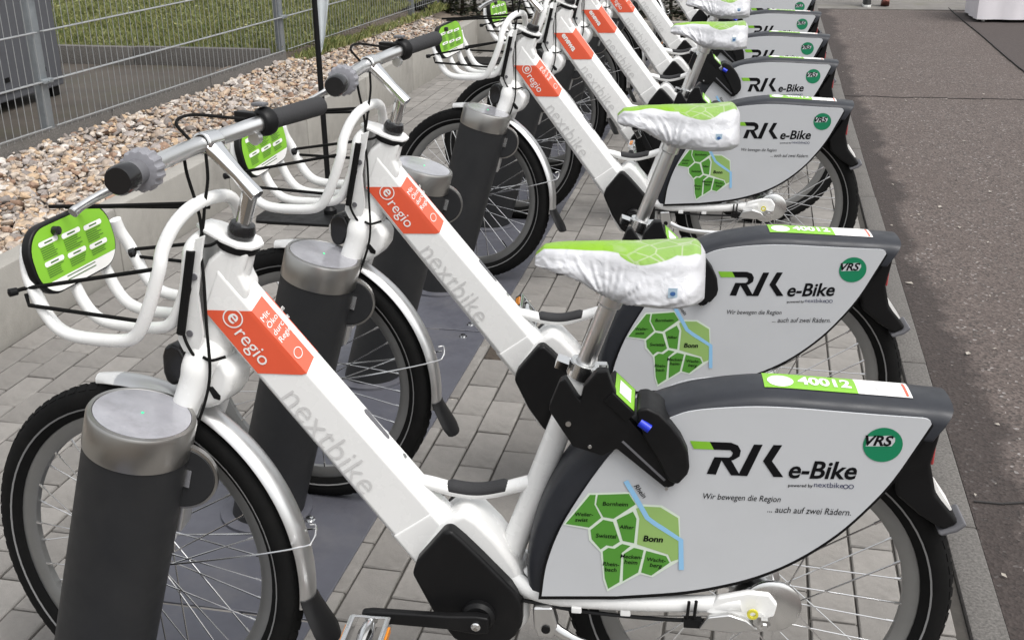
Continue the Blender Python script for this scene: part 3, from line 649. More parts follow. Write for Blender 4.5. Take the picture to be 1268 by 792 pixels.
for pts in ([(160, 345), (280, 203), (308, 203), (302, 250), (335, 315), (275, 363)], [(318, 203), (470, 198), (503, 250), (395, 320), (345, 312), (310, 250)], [(410, 325), (490, 285), (508, 320), (496, 440), (440, 428)], [(345, 325), (393, 335), (426, 432), (390, 455), (360, 450), (332, 470), (288, 420), (282, 375)], [(342, 480), (370, 462), (400, 467), (437, 443), (478, 453), (435, 488), (424, 630), (369, 663), (352, 610)], [(445, 492), (495, 462), (543, 474), (516, 583), (440, 626)], [(555, 477), (653, 503), (670, 535), (580, 598), (530, 583)]):
    pgl('map_district', pts, KM, M['green'], .0004)
pgl('map_city', [(505, 270), (540, 260), (625, 264), (712, 317), (718, 420), (712, 518), (677, 530), (662, 495), (510, 445), (522, 320)], KM, M['lightgreen'], .0004)
rv = [(455, 135), (500, 210), (560, 315), (600, 345), (640, 370), (725, 425), (727, 570)]; mb = MB(); L_ = [q3(*p, .0008) for p in CR(*KM, rv)]
lf, rt = [], []
for i, p in enumerate(L_):
    t = (L_[min(i+1, len(L_)-1)]-L_[max(i-1, 0)]).normalized(); nn = V((t.z, 0, -t.x))*.0042; lf.append(p+nn); rt.append(p-nn)
mb.loft([[a, b] for a, b in zip(lf, rt)], False, False); P_('map_river', mb, M['river'], panel, smooth=0, recalc=False)
for t, a, b, bo, m in [('Bornheim', (342, 254), (466, 258), .012, 'ink'), ('Weiler-', (207, 305), (296, 307), .012, 'ink'), ('swist', (207, 332), (270, 334), .012, 'ink'), ('Alfter', (424, 366), (495, 370), .012, 'ink'), ('Swisttal', (308, 410), (410, 415), .012, 'ink'), ('Bonn', (540, 428), (637, 434), .03, 'ink'), ('Rhein-', (342, 547), (423, 553), .012, 'ink'), ('bach', (352, 575), (410, 579), .012, 'ink'), ('Mecken-', (428, 510), (536, 517), .012, 'ink'), ('heim', (448, 538), (512, 543), .012, 'ink'), ('Wacht-', (558, 525), (650, 533), .012, 'ink'), ('berg', (572, 553), (632, 560), .012, 'ink'), ('Rhein', (494, 160), (540, 220), .012, 'ink')]:
    ptext(t, a, b, KM, M[m], .15, bo, 1., .0012)
# sticker over the crest of the fairing
def crest_strip(x0, x1, y0, y1, lift=.0012):
    rr = [r_ for r_ in rings if x0-.03 < r_[5].x < x1+.03]; res = []
    def at(x):
        for i in range(len(rr)-1):
            if rr[i][5].x <= x <= rr[i+1][5].x:
                t = (x-rr[i][5].x)/(rr[i+1][5].x-rr[i][5].x); return [a.lerp(b, t) for a, b in zip(rr[i], rr[i+1])]
        return rr[0] if x < rr[0][5].x else rr[-1]
    def pt(x, y):
        s_ = sorted(at(x), key=lambda p: p.y); 
        for i in range(len(s_)-1):
            if s_[i].y <= y <= s_[i+1].y and s_[i+1].y > s_[i].y: t = (y-s_[i].y)/(s_[i+1].y-s_[i].y); p = s_[i].lerp(s_[i+1], t); break
        return V((x, y, p.z+lift))
    return [[pt(x0+(x1-x0)*i/14, y0+(y1-y0)*j/6) for j in range(7)] for i in range(15)], pt
g, pt = crest_strip(-.015, .132, -.043, .018); mb = MB(); mb.loft(g, False, False); P_('top_sticker', mb, M['lime'], fairing, smooth=60, recalc=False)
g, pt = crest_strip(.132, .216, -.043, .018); mb = MB(); mb.loft(g, False, False); P_('top_sticker_white', mb, M['decalwhite'], fairing, smooth=60, recalc=False)
_, pt = crest_strip(-.06, .25, -.043, .018); mb = MB(); mb.poly([pt(.012+.021*math.cos(a), -.018+.021*math.sin(a))+V((0, 0, .0006)) for a in [2*math.pi*k/24 for k in range(24)]]); P_('sticker_emblem', mb, M['decalwhite'], fairing, smooth=0, recalc=False)
mb = MB(); [mb.poly([pt(.180+.019*q_*math.cos(t_), -.018+.019*q_*math.sin(t_))+V((0, 0, .0006)) for t_, q_ in ((a, 1), (b, 1), (b, .85), (a, .85))]) for a, b in [(2*math.pi*k/24, 2*math.pi*(k+1)/24) for k in range(24)]]; P_('sticker_ring', mb, M['lettergrey'], fairing, smooth=0, recalc=False)
mb = MB(); mb.loft([[pt(.207, -.040+.05*j/5)+V((0, 0, .0008)) for j in range(6)], [pt(.211, -.040+.05*j/5)+V((0, 0, .0008)) for j in range(6)]], False, False); P_('sticker_bar', mb, M['red'], fairing, smooth=0, recalc=False)
tv, tf = text_mesh('40012', 0., .035); tx0 = min(v.x for v in tv); ts_ = .084/(max(v.x for v in tv)-tx0); mb = MB(); mb.add([pt(.040+(v.x-tx0)*ts_, -.026+v.y*ts_*1.3)+V((0, 0, .0007)) for v in tv], tf); P_('lettering', mb, M['decalwhite'], fairing, smooth=0, recalc=False)

# ---- tail end: lamp housing, reflectors, lip
mb = MB(); mb.prism([(.255, .700), (.270, .708), (.264, .66), (.258, .62), (.272, .568), (.300, .535), (.316, .514), (.292, .498), (.25, .525), (.21, .560), (.20, .60), (.235, .66)], -.046, .010); tl = P_('tail_housing', mb, M['black'], bev=.008, bseg=3, smooth=50)
mb = MB(); mb.box((.2615, -.018, .640), (.006, .036, .05)); P_('tail_reflector', mb, M['redglass'], tl, bev=.003)
mb = MB(); mb.box((.287, -.018, .553), (.006, .046, .042), Matrix.Rotation(R(-35), 3, 'Y')); P_('reflective_label', mb, M['decalwhite'], tl)
mb = MB(); mb.prism([(.282, .497), (.308, .508), (.322, .520), (.328, .513), (.313, .499), (.288, .490)], -.050, .014); P_('tail_lip', mb, M['greyplastic'], tl, bev=.004)
mb = MB(); mb.lathe([(.345, -.028), (.352, -.012), (.354, 0), (.352, .012), (.345, .028), (.341, .028), (.346, 0), (.341, -.028)], (0, 0, .335), (0, 1, 0), 40, closed=True, a0=R(-35), a1=R(-158)); P_('rear_mudguard', mb, M['black'])

# ---- wheel lock with display round the seat tube
KL = ((640, 400), 3.96)
lb = [PXZ(a, b, -.09) for a, b in CR(*KL, [(160, 420), (162, 395), (212, 275), (240, 262), (300, 355), (312, 372), (330, 300), (395, 226), (445, 226), (470, 300), (560, 470), (700, 620), (800, 700), (795, 745), (770, 785), (730, 798), (490, 605), (420, 640), (275, 592)])]
mb = MB(); mb.prism(lb, -.099, -.078); lock = P_('wheel_lock', mb, M['black'], bev=.004, bseg=2, smooth=40)
mb = MB(); mb.prism([(-.345, .70), (-.335, .715), (-.30, .680), (-.265, .700), (-.235, .690), (-.17, .62), (-.175, .59), (-.25, .645), (-.315, .650)], -.0778, -.03); P_('lock_core', mb, M['black'], lock, bev=.004, smooth=40)
hs_ = [PXZ(a, b, -.095) for a, b in CR(*KL, [(585, 425), (600, 405), (640, 402), (700, 430), (760, 490), (805, 550), (838, 620), (846, 690), (838, 725), (790, 775), (745, 760), (690, 650), (620, 540)])]
mb = MB(); mb.prism(hs_, -.107, -.03); P_('lock_ring', mb, M['black'], lock, bev=.007, bseg=3, smooth=45)
mb = MB(); mb.cyl((-.325, -.0985, .695), (-.325, -.101, .695), .0045, 12); P_('lock_screw', mb, M['satin'], lock)
dq = [PY(763.7, 460.6, -.035), PY(786.5, 482, -.035), PY(785.2, 508.6, -.098), PY(761.2, 485.9, -.098)]
dn = (dq[1]-dq[0]).cross(dq[3]-dq[0]).normalized(); dn = dn if dn.z > 0 else -dn
dc = sum(dq, V())/4; dg = [dc+(p-dc)*1.16 for p in dq]
mb = MB(); mb.loft([[p-dn*.022 for p in dg], [p-dn*.001 for p in dg]]); dsp = P_('display', mb, M['black'], bev=.002)
mb = MB(); mb.poly(dq); P_('display_sticker', mb, M['lime'], dsp, smooth=0)
qd = lambda u_, v_: dq[0].lerp(dq[1], u_).lerp(dq[3].lerp(dq[2], u_), v_)+dn*.0006
mb = MB(); mb.poly([qd(.22, .2), qd(.80, .2), qd(.80, .8), qd(.22, .8)]); P_('display_label', mb, M['decalwhite'], dsp, smooth=0)
# moulded groove and screws on the lock arm
g0, g1 = V((-.238, -.0994, .668)), V((-.168, -.0994, .600)); gd = (g1-g0).normalized(); gn = V((-gd.z, 0, gd.x))
mb = MB(); mb.loft([[g0+gn*.002, g0-gn*.002], [g1+gn*.002, g1-gn*.002]], False, False); P_('lock_groove', mb, M['greyplastic'], lock, smooth=0)
for x, z in ((-.290, .655), (-.165, .585)): mb = MB(); mb.lathe([(0, 0), (.0035, 0), (.003, .0012), (0, .0012)], (x, -.0990, z), (0, -1, 0), 10); P_('lock_screw', mb, M['satin'], lock)
bp_ = PY(797, 525, -.104); mb = MB(); mb.cyl(bp_+V((-.006, 0, .004)), bp_+V((.010, -.004, -.006)), .0075, 12); P_('blue_plug', mb, M['blue'], lock)

# ---- chain, stand, rear brake details
mb = MB(); 
for z0, z1 in ((.338, .353), (.262, .318)): mb.tube([(-.48, .052, z0), (0, .052, z1)], .005, 6)
P_('chain', mb, M['black'])
mb = MB(); mb.tube(spline([(-.42, -.05, .318), (-.30, -.066, .312), (-.16, -.075, .312), (-.07, -.082, .322)], 4), .0035, 6); P_('brake_cable', mb, M['black'])
for x in (-.31, -.225): mb = MB(); mb.box((x, -.070, .320), (.018, .014, .012)); P_('cable_clip', mb, M['white'], bev=.002)
mb = MB(); mb.tube([(-.118, -.09, .362), (-.120, -.088, .325)], .003, 6); mb.tube([(-.106, -.09, .364), (-.108, -.088, .325)], .003, 6); mb.box((-.11, -.086, .318), (.03, .012, .016)); P_('brake_arm_strap', mb, M['black'])
mb = MB(); mb.prism([(-.10, .312), (-.085, .338), (-.05, .345), (-.02, .335), (.0, .318), (-.04, .308)], -.098, -.087); P_('brake_arm', mb, M['satin'], bev=.003, smooth=50)
mb = MB(); mb.prism([(-.388, .315), (-.352, .318), (-.342, .275), (-.350, .252), (-.378, .252), (-.386, .275)], -.07, -.04); stand = P_('kickstand', mb, M['satin'], bev=.006, bseg=3, smooth=50)
mb = MB(); mb.tube(spline([(-.36, -.055, .278), (-.33, -.07, .262), (-.26, -.09, .252), (-.10, -.105, .250)], 4), [.011]*5+[.009]*8, 10, flat=.7); P_('stand_leg', mb, M['satin'], stand)
mb = MB(); mb.tube([(-.12, -.1035, .250), (-.04, -.11, .249)], .0105, 10, flat=.7); P_('stand_foot', mb, M['rubber'], stand)
mb = MB(); mb.cyl((-.364, -.0705, .272), (-.364, -.073, .272), .008, 12); P_('stand_bolt', mb, M['black'], stand)

# ---- wheels
def spoke_mesh(sgn, tw, r0, fl):
    a = V((r0*math.sin(tw), sgn*fl, r0*math.cos(tw))); b = V((0, sgn*.004, .256)); mb = MB(); mb.tube([a, b], .0015, 5); mb.tube([a.lerp(b, .93), b], .0026, 5)
    return mb.mesh('spoke', M['spoke'])
def make_wheel(hubm, front):
    me = hubm; o = link('front_wheel' if front else 'rear_wheel', me, bike)
    tp = [(.279+0.000, -.014), (.290, -.0225), (.306, -.0265), (.320, -.0235), (.331, -.013), (.335, 0), (.331, .013), (.320, .0235), (.306, .0265), (.290, .0225), (.279, .014), (.282, 0)]
    mb = MB(); mb.lathe(tp, (0, 0, 0), (0, 1, 0), 80, closed=True)
    for k in range(80):
        for s in (-1, 1):
            a = 2*math.pi*(k+.25*s)/80; q = Matrix.Rotation(-a, 3, 'Y'); mb.box(q @ V((.3302, s*.0105, 0)), (.0034, .015, .0165), q @ Matrix.Rotation(s*.55, 3, 'Z'))
    mb.build('tyre', M['rubber'], o)
    mb = MB(); mb.lathe([(.252, -.006), (.262, -.012), (.281, -.0125), (.284, -.011), (.284, .011), (.281, .0125), (.262, .012), (.252, .006)], (0, 0, 0), (0, 1, 0), 80, closed=True); mb.build('rim', M['rim'], o)
    for s in (-1, 1):
        mb = MB(); mb.lathe([(.2935, s*.0250), (.2935, s*.0256), (.2965, s*.0268), (.2965, s*.0262)], (0, 0, 0), (0, 1, 0), 72, closed=True); mb.build('reflex_stripe', M['stripe'], o)
    r0, fl = (.036, .031) if front else (.042, .030)
    ms = {(s, t): spoke_mesh(s, t*.95, r0, fl) for s in (-1, 1) for t in (-1, 1)}
    for k in range(36): s = -1 if k % 2 else 1; t = 1 if (k//2) % 2 else -1; link('spoke', ms[(s, t)], o, Matrix.Rotation(2*math.pi*k/36+.05, 4, 'Y'))
    mb = MB(); mb.tube([(.252, 0, 0), (.220, 0, 0)], .0028, 8); v_ = mb.build('valve', M['black'], o); v_.matrix_basis = Matrix.Rotation(.9 if front else 2.2, 4, 'Y')
    return o
hb = MB(); hb.lathe([(0, -.058), (.008, -.058), (.008, -.04), (.022, -.038), (.040, -.033), (.040, -.028), (.026, -.024), (.024, 0), (.026, .024), (.040, .028), (.040, .033), (.022, .038), (.008, .04), (.008, .058), (0, .058)], (0, 0, 0), (0, 1, 0), 32)
fw = make_wheel(hb.mesh('front_hub', M['satin']), True); fw.matrix_basis = TS @ Matrix.Translation((-1.128, 0, .335))
mb = MB(); mb.lathe([(0, -.047), (.052, -.047), (.062, -.042), (.062, -.034), (0, -.034)], (0, 0, 0), (0, 1, 0), 36)
rb = mb.build('brake_drum', M['black'], fw)
hb = MB(); hb.lathe([(0, -.098), (.010, -.098), (.010, -.086), (.020, -.084), (.03, -.066), (.047, -.062), (.050, -.05), (.050, -.034), (.047, -.028), (.034, -.02), (.034, .02), (.047, .028), (.047, .034), (.03, .06), (.010, .086), (.010, .1), (0, .1)], (0, 0, 0), (0, 1, 0), 32)
rwh = make_wheel(hb.mesh('rear_hub', M['satin']), False); rwh.matrix_basis = TB @ Matrix.Translation((0, 0, .335))
mb = MB(); mb.lathe([(0, -.006), (.044, -.006), (.050, -.002), (.050, .004), (.046, .010), (0, .010)], (.022, -.072, .350), (0, 1, 0), 36); P_('hub_flange', mb, M['alu'])
mb = MB(); mb.lathe([(0, 0), (.011, 0), (.011, .009), (.006, .010), (.006, .016), (0, .016)], (.008, -.098, .335), (0, -1, 0), 6); P_('axle_nut', mb, M['chrome'], smooth=0)
mb = MB(); mb.lathe([(.005, 0), (.0095, 0), (.0095, .004), (.005, .004)], (-.012, -.0985, .352), (0, -1, 0), 16, closed=True); P_('yellow_washer', mb, mat('yellow_washer', (.6, .55, .05), .5))

# ---- fork, head set, lamp, mudguard
hd = lambda t: HA+HX*t
mb = MB(); mb.tube([hd(-.30), hd(-.26), hd(-.235)], [.026, .036, .035], 20); cr_ = hd(-.255)
fork = P_('fork', mb, M['white'], steer=True)
for s in (-1, 1):
    a0_ = hd(-.205)+V((0, s*.012, 0)); a = cr_+V((-.006, s*.046, -.018)); b = V((-1.128, s*.060, .335)); pp = spline([a0_, a0_.lerp(a, .5)+V((0, s*.010, .004)), a, a.lerp(b, .3)+V((.004, s*.010, 0)), a.lerp(b, .65)+V((.008, s*.004, 0)), b], 5)
    mb = MB(); mb.tube(pp, [.034-.020*i/(len(pp)-1) for i in range(len(pp))], 18, flat=.8); mb.cyl(b+V((0, -.006, 0)), b+V((0, .006, 0)), .018, 16); P_('fork_blade', mb, M['white'], fork, steer=True)
    mb = MB(); mb.cyl(b+V((0, s*.006, 0)), b+V((0, s*.014, 0)), .009, 6); P_('axle_nut', mb, M['chrome'], fork, steer=True, smooth=0)
mb = MB(); mb.prism([(-.93, .752), (-.905, .752), (-.889, .73), (-.895, .70), (-.915, .672), (-.955, .655), (-.965, .70)], -.036, .036); P_('fork_shroud', mb, M['white'], fork, steer=True, bev=.012, bseg=4, smooth=60)
mb = MB(); mb.prism([(-.936, .703), (-.926, .705), (-.912, .690), (-.914, .682), (-.925, .684)], -.0375, -.034); P_('shroud_opening', mb, M['black'], fork, steer=True)
mb = MB(); mb.lathe([(0, -.022), (.034, -.022), (.036, -.016), (.034, -.010), (0, -.010)], HA, HX, 28); P_('bearing_cap', mb, M['black'], steer=True)
mb = MB(); mb.lathe([(0, .001), (.022, .001), (.0235, .010), (.020, .022), (.0, .024)], HA, HX, 28); P_('stem_collar', mb, M['blackgloss'], steer=True)
ww = V((0, 1, 0)); fx = V((1, 0, -.325)).normalized()
pl_ = [(-.072, -.020), (-.055, -.030), (-.01, -.038), (.018, -.036), (.036, -.018), (.038, 0), (.036, .018), (.018, .036), (-.01, .038), (-.055, .030), (-.072, .020)]
mb = MB(); mb.loft([[hd(h)+fx*x+ww*y for x, y in pl_] for h in (-.009, -.003)]); brk = P_('head_bracket', mb, M['white'], steer=True, bev=.0015)
HR = V((-1.126, 0, .335))
def arc(r_, a): return HR+V((math.cos(a), 0, math.sin(a)))*r_
def guard(a0, a1, n_, prof, tap=None):
    rs = []
    for i in range(n_+1):
        a = a0+(a1-a0)*i/n_; e = V((math.cos(a), 0, math.sin(a))); k = tap(i/n_) if tap else (1, 0)
        rs.append([HR+e*(r_+k[1])+V((0, y*k[0], 0)) for r_, y in prof])
    return rs
gp = [(.340, -.025), (.3475, -.021), (.3525, -.011), (.354, 0), (.3525, .011), (.3475, .021), (.340, .025), (.338, .0235), (.3455, .019), (.350, .0095), (.3515, 0), (.350, -.0095), (.3455, -.019), (.338, -.0235)]
mb = MB(); mb.loft(guard(R(93), R(-7), 44, gp)); mud = P_('mudguard', mb, M['guard'], steer=True, smooth=50)
mb = MB(); mb.loft(guard(R(101), R(93), 8, gp, lambda t: (.6+.4*t, 0))); P_('mudguard_tip', mb, M['white'], mud, steer=True, smooth=50)
mb = MB(); mb.loft(guard(R(-4), R(-15), 12, [(r_+.0025, y*1.06) for r_, y in gp], lambda t: (1+.55*t-2.0*max(0, t-.8), .055*t**1.3))); P_('mud_flap', mb, M['black'], mud, steer=True, smooth=50)
lp = arc(.372, R(16)); 
mb = MB(); mb.tube(spline([HR+V((.01, -.066, 0)), arc(.2, R(13))+V((0, -.05, 0)), arc(.36, R(14.5))+V((0, -.034, 0)), arc(.385, R(15.5))+V((0, -.022, 0)), arc(.384, R(18))+V((0, 0, 0)), arc(.366, R(18))+V((0, .01, 0))], 5), .0018, 6)
mb.tube([HR+V((.01, .066, 0)), arc(.2, R(13))+V((0, .05, 0)), arc(.36, R(15))+V((0, .034, 0))], .0018, 6); P_('mudguard_stay', mb, M['spoke'], mud, steer=True)
lo = [(-1.009, .770), (-.992, .764), (-.980, .742), (-.984, .722), (-.998, .698), (-1.015, .690), (-1.027, .698), (-1.032, .715), (-1.031, .745), (-1.024, .762)]
mb = MB(); mb.prism(lo, -.030, .030); lamp = P_('front_lamp', mb, M['blackgloss'], steer=True, bev=.010, bseg=4, smooth=60)
mb = MB(); mb.lathe([(0, .014), (.010, .012), (.016, .006), (.0175, 0), (0, 0)], (-1.0295, -.004, .728), (-1, -.12, -.02), 24); P_('lamp_lens', mb, M['lens'], lamp, steer=True)
mb = MB(); mb.box((-.972, 0, .735), (.03, .018, .02)); P_('lamp_bracket', mb, M['satin'], lamp, steer=True)

# ---- front carrier
HXp = -.938
arch_px = [(201.5, 300), (206, 283), (214, 270), (228, 259), (243, 251), (258, 245), (270, 243), (280, 249), (285, 262), (286, 280)]
leg = [(-.947, -.122, .931), (-.964, -.128, .879), (-.983, -.13, .837), (-1.0, -.13, .815), (-1.026, -.13, .805), (-1.077, -.13, .801), (-1.124, -.13, .802), (-1.154, -.13, .812), (-1.175, -.13, .834), (-1.190, -.13, .862), (-1.203, -.128, .890), (-1.213, -.12, .915), (-1.216, -.112, .94)]
loop = [(-.945, -.112, .96), (-.938, -.090, .993), (-.930, -.055, 1.016), (-.926, 0, 1.024), (-.930, .055, 1.016), (-.938, .090, .993), (-.945, .112, .96)]
full = [V(p) for p in leg[::-1]]+[V(p) for p in loop]+[V((x, -y, z)) for x, y, z in leg]
mb = MB(); mb.tube(spline(full, 4), .0112, 14); car = P_('carrier', mb, M['white'], steer=True)
leg2 = [(x+.004, -.043, z-.004) for x, y, z in leg[:-1]]; leg2[0] = (-.948, -.046, .92)
loop2 = [(-.944, -.044, .945), (-.940, -.03, .958), (-.939, 0, .963), (-.940, .03, .958), (-.944, .044, .945)]
mb = MB(); mb.tube(spline([V(p) for p in leg2[::-1]]+[V(p) for p in loop2]+[V((x, -y, z)) for x, y, z in leg2], 4), .0105, 14); P_('carrier_tube', mb, M['white'], car, steer=True)
mb = MB(); bk = [(-.912, .972), (-.930, .965), (-.955, .88), (-.982, .785), (-.972, .765), (-.945, .76), (-.93, .80), (-.934, .87), (-.918, .95)]
for s in (-1, 1): mb.prism(bk, s*.040, s*.046)
mb.prism([(-.928, .962), (-.934, .965), (-.985, .785), (-.978, .783)], -.041, .041); P_('back_plate', mb, M['white'], car, steer=True, bev=.002)
for z, x in ((.90, -.937), (.80, -.955)): mb = MB(); mb.cyl((x, -.0465, z), (x, -.049, z), .006, 10); P_('plate_bolt', mb, M['greyplastic'], car, steer=True)
def oval(y0, y1, z0, z1, r_, x, n_=9):
    o = []
    for cy_, cz_, a0 in ((y1-r_, z1-r_, 0), (y0+r_, z1-r_, 90), (y0+r_, z0+r_, 180), (y1-r_, z0+r_, 270)):
        for k in range(n_): a = R(a0+90*k/(n_-1)); o.append(V((x, cy_+r_*math.cos(a), cz_+r_*math.sin(a))))
    return o
SG = Matrix.Translation((-1.194, -.036, .923)) @ Matrix.Diagonal((1, .80, .86, 1)) @ Matrix.Rotation(R(6), 4, 'X') @ Matrix.Rotation(R(-8), 4, 'Y')
def sgb(name, mb, m, parent, **k): mb.v = [SG @ p for p in mb.v]; return P_(name, mb, m, parent, steer=True, **k)
mb = MB(); mb.loft([oval(-.130, .126, -.068, .070, .058, x) for x in (-.006, .012)]); sign = sgb('advert_board', mb, M['black'], None, bev=.004, bseg=2, smooth=50)
o_ = oval(-.124, .120, -.063, .065, .054, .0130)
mb = MB(); mb.poly(o_); sgb('advert_print', mb, M['lime'], sign, smooth=0, recalc=False)
low = [V((.0136, p.y, p.z)) for p in o_ if p.z < -.036]; mb = MB(); mb.poly([V((.0136, p.y, min(p.z, -.036))) for p in sorted(o_, key=lambda p: math.atan2(p.z+.05, p.y)) if p.z < -.034]); sgb('advert_footer', mb, M['decalwhite'], sign, smooth=0, recalc=False)
mb = MB(); mb2 = MB()
for i, yc in enumerate((-.070, -.002, .066)):
    for j, zc in enumerate((.036-.004*i, -.004-.004*i)):
        mb = MB(); mb.poly([V((.0138, p.y, p.z)) for p in oval(yc-.029, yc+.029, zc-.005, zc+.005, .0049, 0, 5)]); sgb('advert_heading', mb, M['decalwhite'], sign, smooth=0, recalc=False)
        for k in range(6):
            z = zc-.009-.0042*k; L2 = rnd.uniform(.035, .054)
            if z < -.033: continue
            mb2.poly([(.0139, yc-.027, z), (.0139, yc-.027+L2, z), (.0139, yc-.027+L2, z+.0016), (.0139, yc-.027, z+.0016)])
        mb2.poly([(.0141, yc-.012, zc-.0015), (.0141, yc+.012, zc-.0015), (.0141, yc+.012, zc+.0015), (.0141, yc-.012, zc+.0015)])
for z in (-.044, -.051): mb2.poly([(.0141, -.05, z), (.0141, .04, z), (.0141, .04, z+.002), (.0141, -.05, z+.002)])
tag(sgb('advert_lines', mb2, M['inksoft'], sign, smooth=0, recalc=False), kind='stuff')
for pts in ([(-1.222, -.150, .872), (-1.21, -.138, .876), (-.952, -.128, .932)], [(-1.205, -.138, .868), (-1.198, -.142, .850), (-.982, -.128, .842)], [(-1.21, -.055, .998), (-1.1, -.048, 1.006), (-.930, -.04, 1.022)], [(-1.208, -.02, .990), (-1.1, -.01, .998), (-.930, .0, 1.008)], [(-1.205, .128, .880), (-.952, .122, .925)], [(-1.2, .13, .868), (-.962, .126, .87)]):
    mb = MB(); mb.tube([V(p) for p in pts], .0034, 8); P_('strap', mb, M['rubber'], car, steer=True)
mb = MB(); mb.lathe([(0, -.009), (.0065, -.008), (.007, .005), (0, .008)], (-1.222, -.150, .872), (-.4, -1, 0), 14); P_('strap_knob', mb, M['black'], car, steer=True)
for y in (-.128, .124): mb = MB(); mb.lathe([(0, 0), (.010, 0), (.009, .008), (0, .011)], (-1.196, y, .876), (1, 0, .3), 14); P_('clamp_knob', mb, M['blackgloss'], car, steer=True)
mb = MB(); mb.lathe([(0, 0), (.008, 0), (.0075, .01), (0, .012)], SG @ V((.0135, -.045, .050)), (1, 0, .1), 12); P_('clamp_knob', mb, M['blackgloss'], car, steer=True)

# ---- handlebar
bz = 1.116
bpts = spline([(-.872, -.285, bz-.009), (-.898, -.17, bz-.006), (-.920, -.06, bz-.003), (-.922, 0, bz), (-.918, .06, bz+.006), (-.893, .155, bz+.019), (-.862, .257, bz+.031)], 6)
mb = MB(); mb.tube(bpts, .0135, 18); bar = P_('handlebar', mb, M['satin'], steer=True)
bd = lambda y: min(bpts, key=lambda p: abs(p.y-y))
dL = (bpts[0]-bpts[5]).normalized(); dR = (bpts[-1]-bpts[-6]).normalized(); eL, eR = bpts[0], bpts[-1]
mb = MB(); mb.lathe([(0, .008), (.019, .008), (.0215, .003), (.0215, -.024), (.018, -.027), (0, -.027)], eL, dL, 28); P_('grip_end', mb, M['blackgloss'], bar, steer=True)
mb = MB(); mb.lathe([(0, -.026), (.0185, -.026), (.018, -.062), (.0, -.062)], eL, dL, 28); P_('grip', mb, M['greyplastic'], bar, steer=True)
dm = MB(); rs = []
for h, r_ in ((-.056, .020), (-.058, .029), (-.064, .032), (-.080, .032), (-.086, .029), (-.09, .02)):
    w_ = dL.cross(V((0, 0, 1))).normalized(); u_ = w_.cross(dL); rs.append([eL+dL*h+(w_*math.cos(2*math.pi*k/60)+u_*math.sin(2*math.pi*k/60))*(r_*(1 if (k % 4) < 2 or r_ < .025 else .93)) for k in range(60)])
dm.loft(rs); P_('twist_shifter', dm, M['drum'], bar, steer=True, smooth=30)
mb = MB(); b0 = eL-dL*.11; mb.box(b0+V((-.012, 0, -.012)), (.03, .024, .03), Matrix.Rotation(R(15), 3, 'Z')); mb.tube(spline([b0+V((-.02, -.0, -.018)), b0+V((-.040, -.035, -.030)), b0+V((-.050, -.075, -.040)), b0+V((-.054, -.110, -.050)), b0+V((-.054, -.118, -.053))], 5), [.008]*5+[.0065]*10+[.0075]*4+[.008]*2, 10, flat=.7); P_('brake_lever', mb, M['alu'], bar, steer=True)
mb = MB(); mb.lathe([(0, .006), (.015, .006), (.0172, 0), (.0165, -.10), (.018, -.115), (0, -.116)], eR, dR, 24); P_('grip', mb, M['grip'], bar, steer=True)
mb = MB(); mb.lathe([(.013, -.115), (.022, -.115), (.025, -.122), (.025, -.133), (.021, -.142), (.013, -.143)], eR, dR, 24, closed=True); b1 = eR-dR*.13; mb.box(b1+V((-.03, 0, .006)), (.055, .02, .02), Matrix.Rotation(R(-15), 3, 'Z')); sw = P_('switch_ring', mb, M['black'], bar, steer=True, bev=.003)
mb = MB(); mb.box(b1+V((-.004, -.004, .03)), (.024, .02, .006)); P_('switch_button', mb, M['greyplastic'], bar, steer=True, bev=.002)
mb = MB(); mb.tube(spline([b1+V((-.035, 0, .0)), b1+V((-.055, .05, -.01)), b1+V((-.058, .11, -.016)), b1+V((-.05, .165, -.02))], 5), [.008]*6+[.0065]*10, 10, flat=.7); P_('brake_lever', mb, M['alu'], bar, steer=True)
mb = MB(); mb.lathe([(0, -.006), (.011, -.006), (.011, .006), (0, .006)], b1+V((.0, -.03, -.024)), (0, 1, 0), 14); mb.cyl(b1+V((0, -.03, -.012)), b1+V((0, -.03, -.036)), .004, 8); P_('bar_clamp', mb, M['satin'], bar, steer=True)
qt = hd(.083); bc = V((-.922, 0, bz))
mb = MB()
def ngon(c, ax, r_, n_=6, fl=1.): ax = ax.normalized(); u_ = V((0, 1, 0)); w_ = ax.cross(u_).normalized(); return [c+(u_*math.cos(2*math.pi*(k+.5)/n_)*fl+w_*math.sin(2*math.pi*(k+.5)/n_))*r_ for k in range(n_)]
mb.loft([ngon(hd(.015), HX, .0135, 8), ngon(hd(.07), HX, .0140, 8), ngon(hd(.086), HX, .0135, 8)])
stem = P_('stem', mb, M['chrome'], bar, steer=True, bev=.0015)
sd_ = (bc-qt).normalized(); mb = MB(); mb.loft([ngon(qt-sd_*.016, sd_, .0135, 8, 1.15), ngon(qt.lerp(bc, .3), sd_, .0115, 8, 1.3), ngon(qt.lerp(bc, .75), sd_, .0135, 8, 1.6), ngon(bc, sd_, .015, 8, 1.9)]); mb.lathe([(.0135, -.022), (.0185, -.02), (.0185, .02), (.0135, .022)], bc, (0, 1, 0), 24, closed=True); P_('stem_arm', mb, M['chrome'], bar, steer=True, bev=.002, smooth=40)
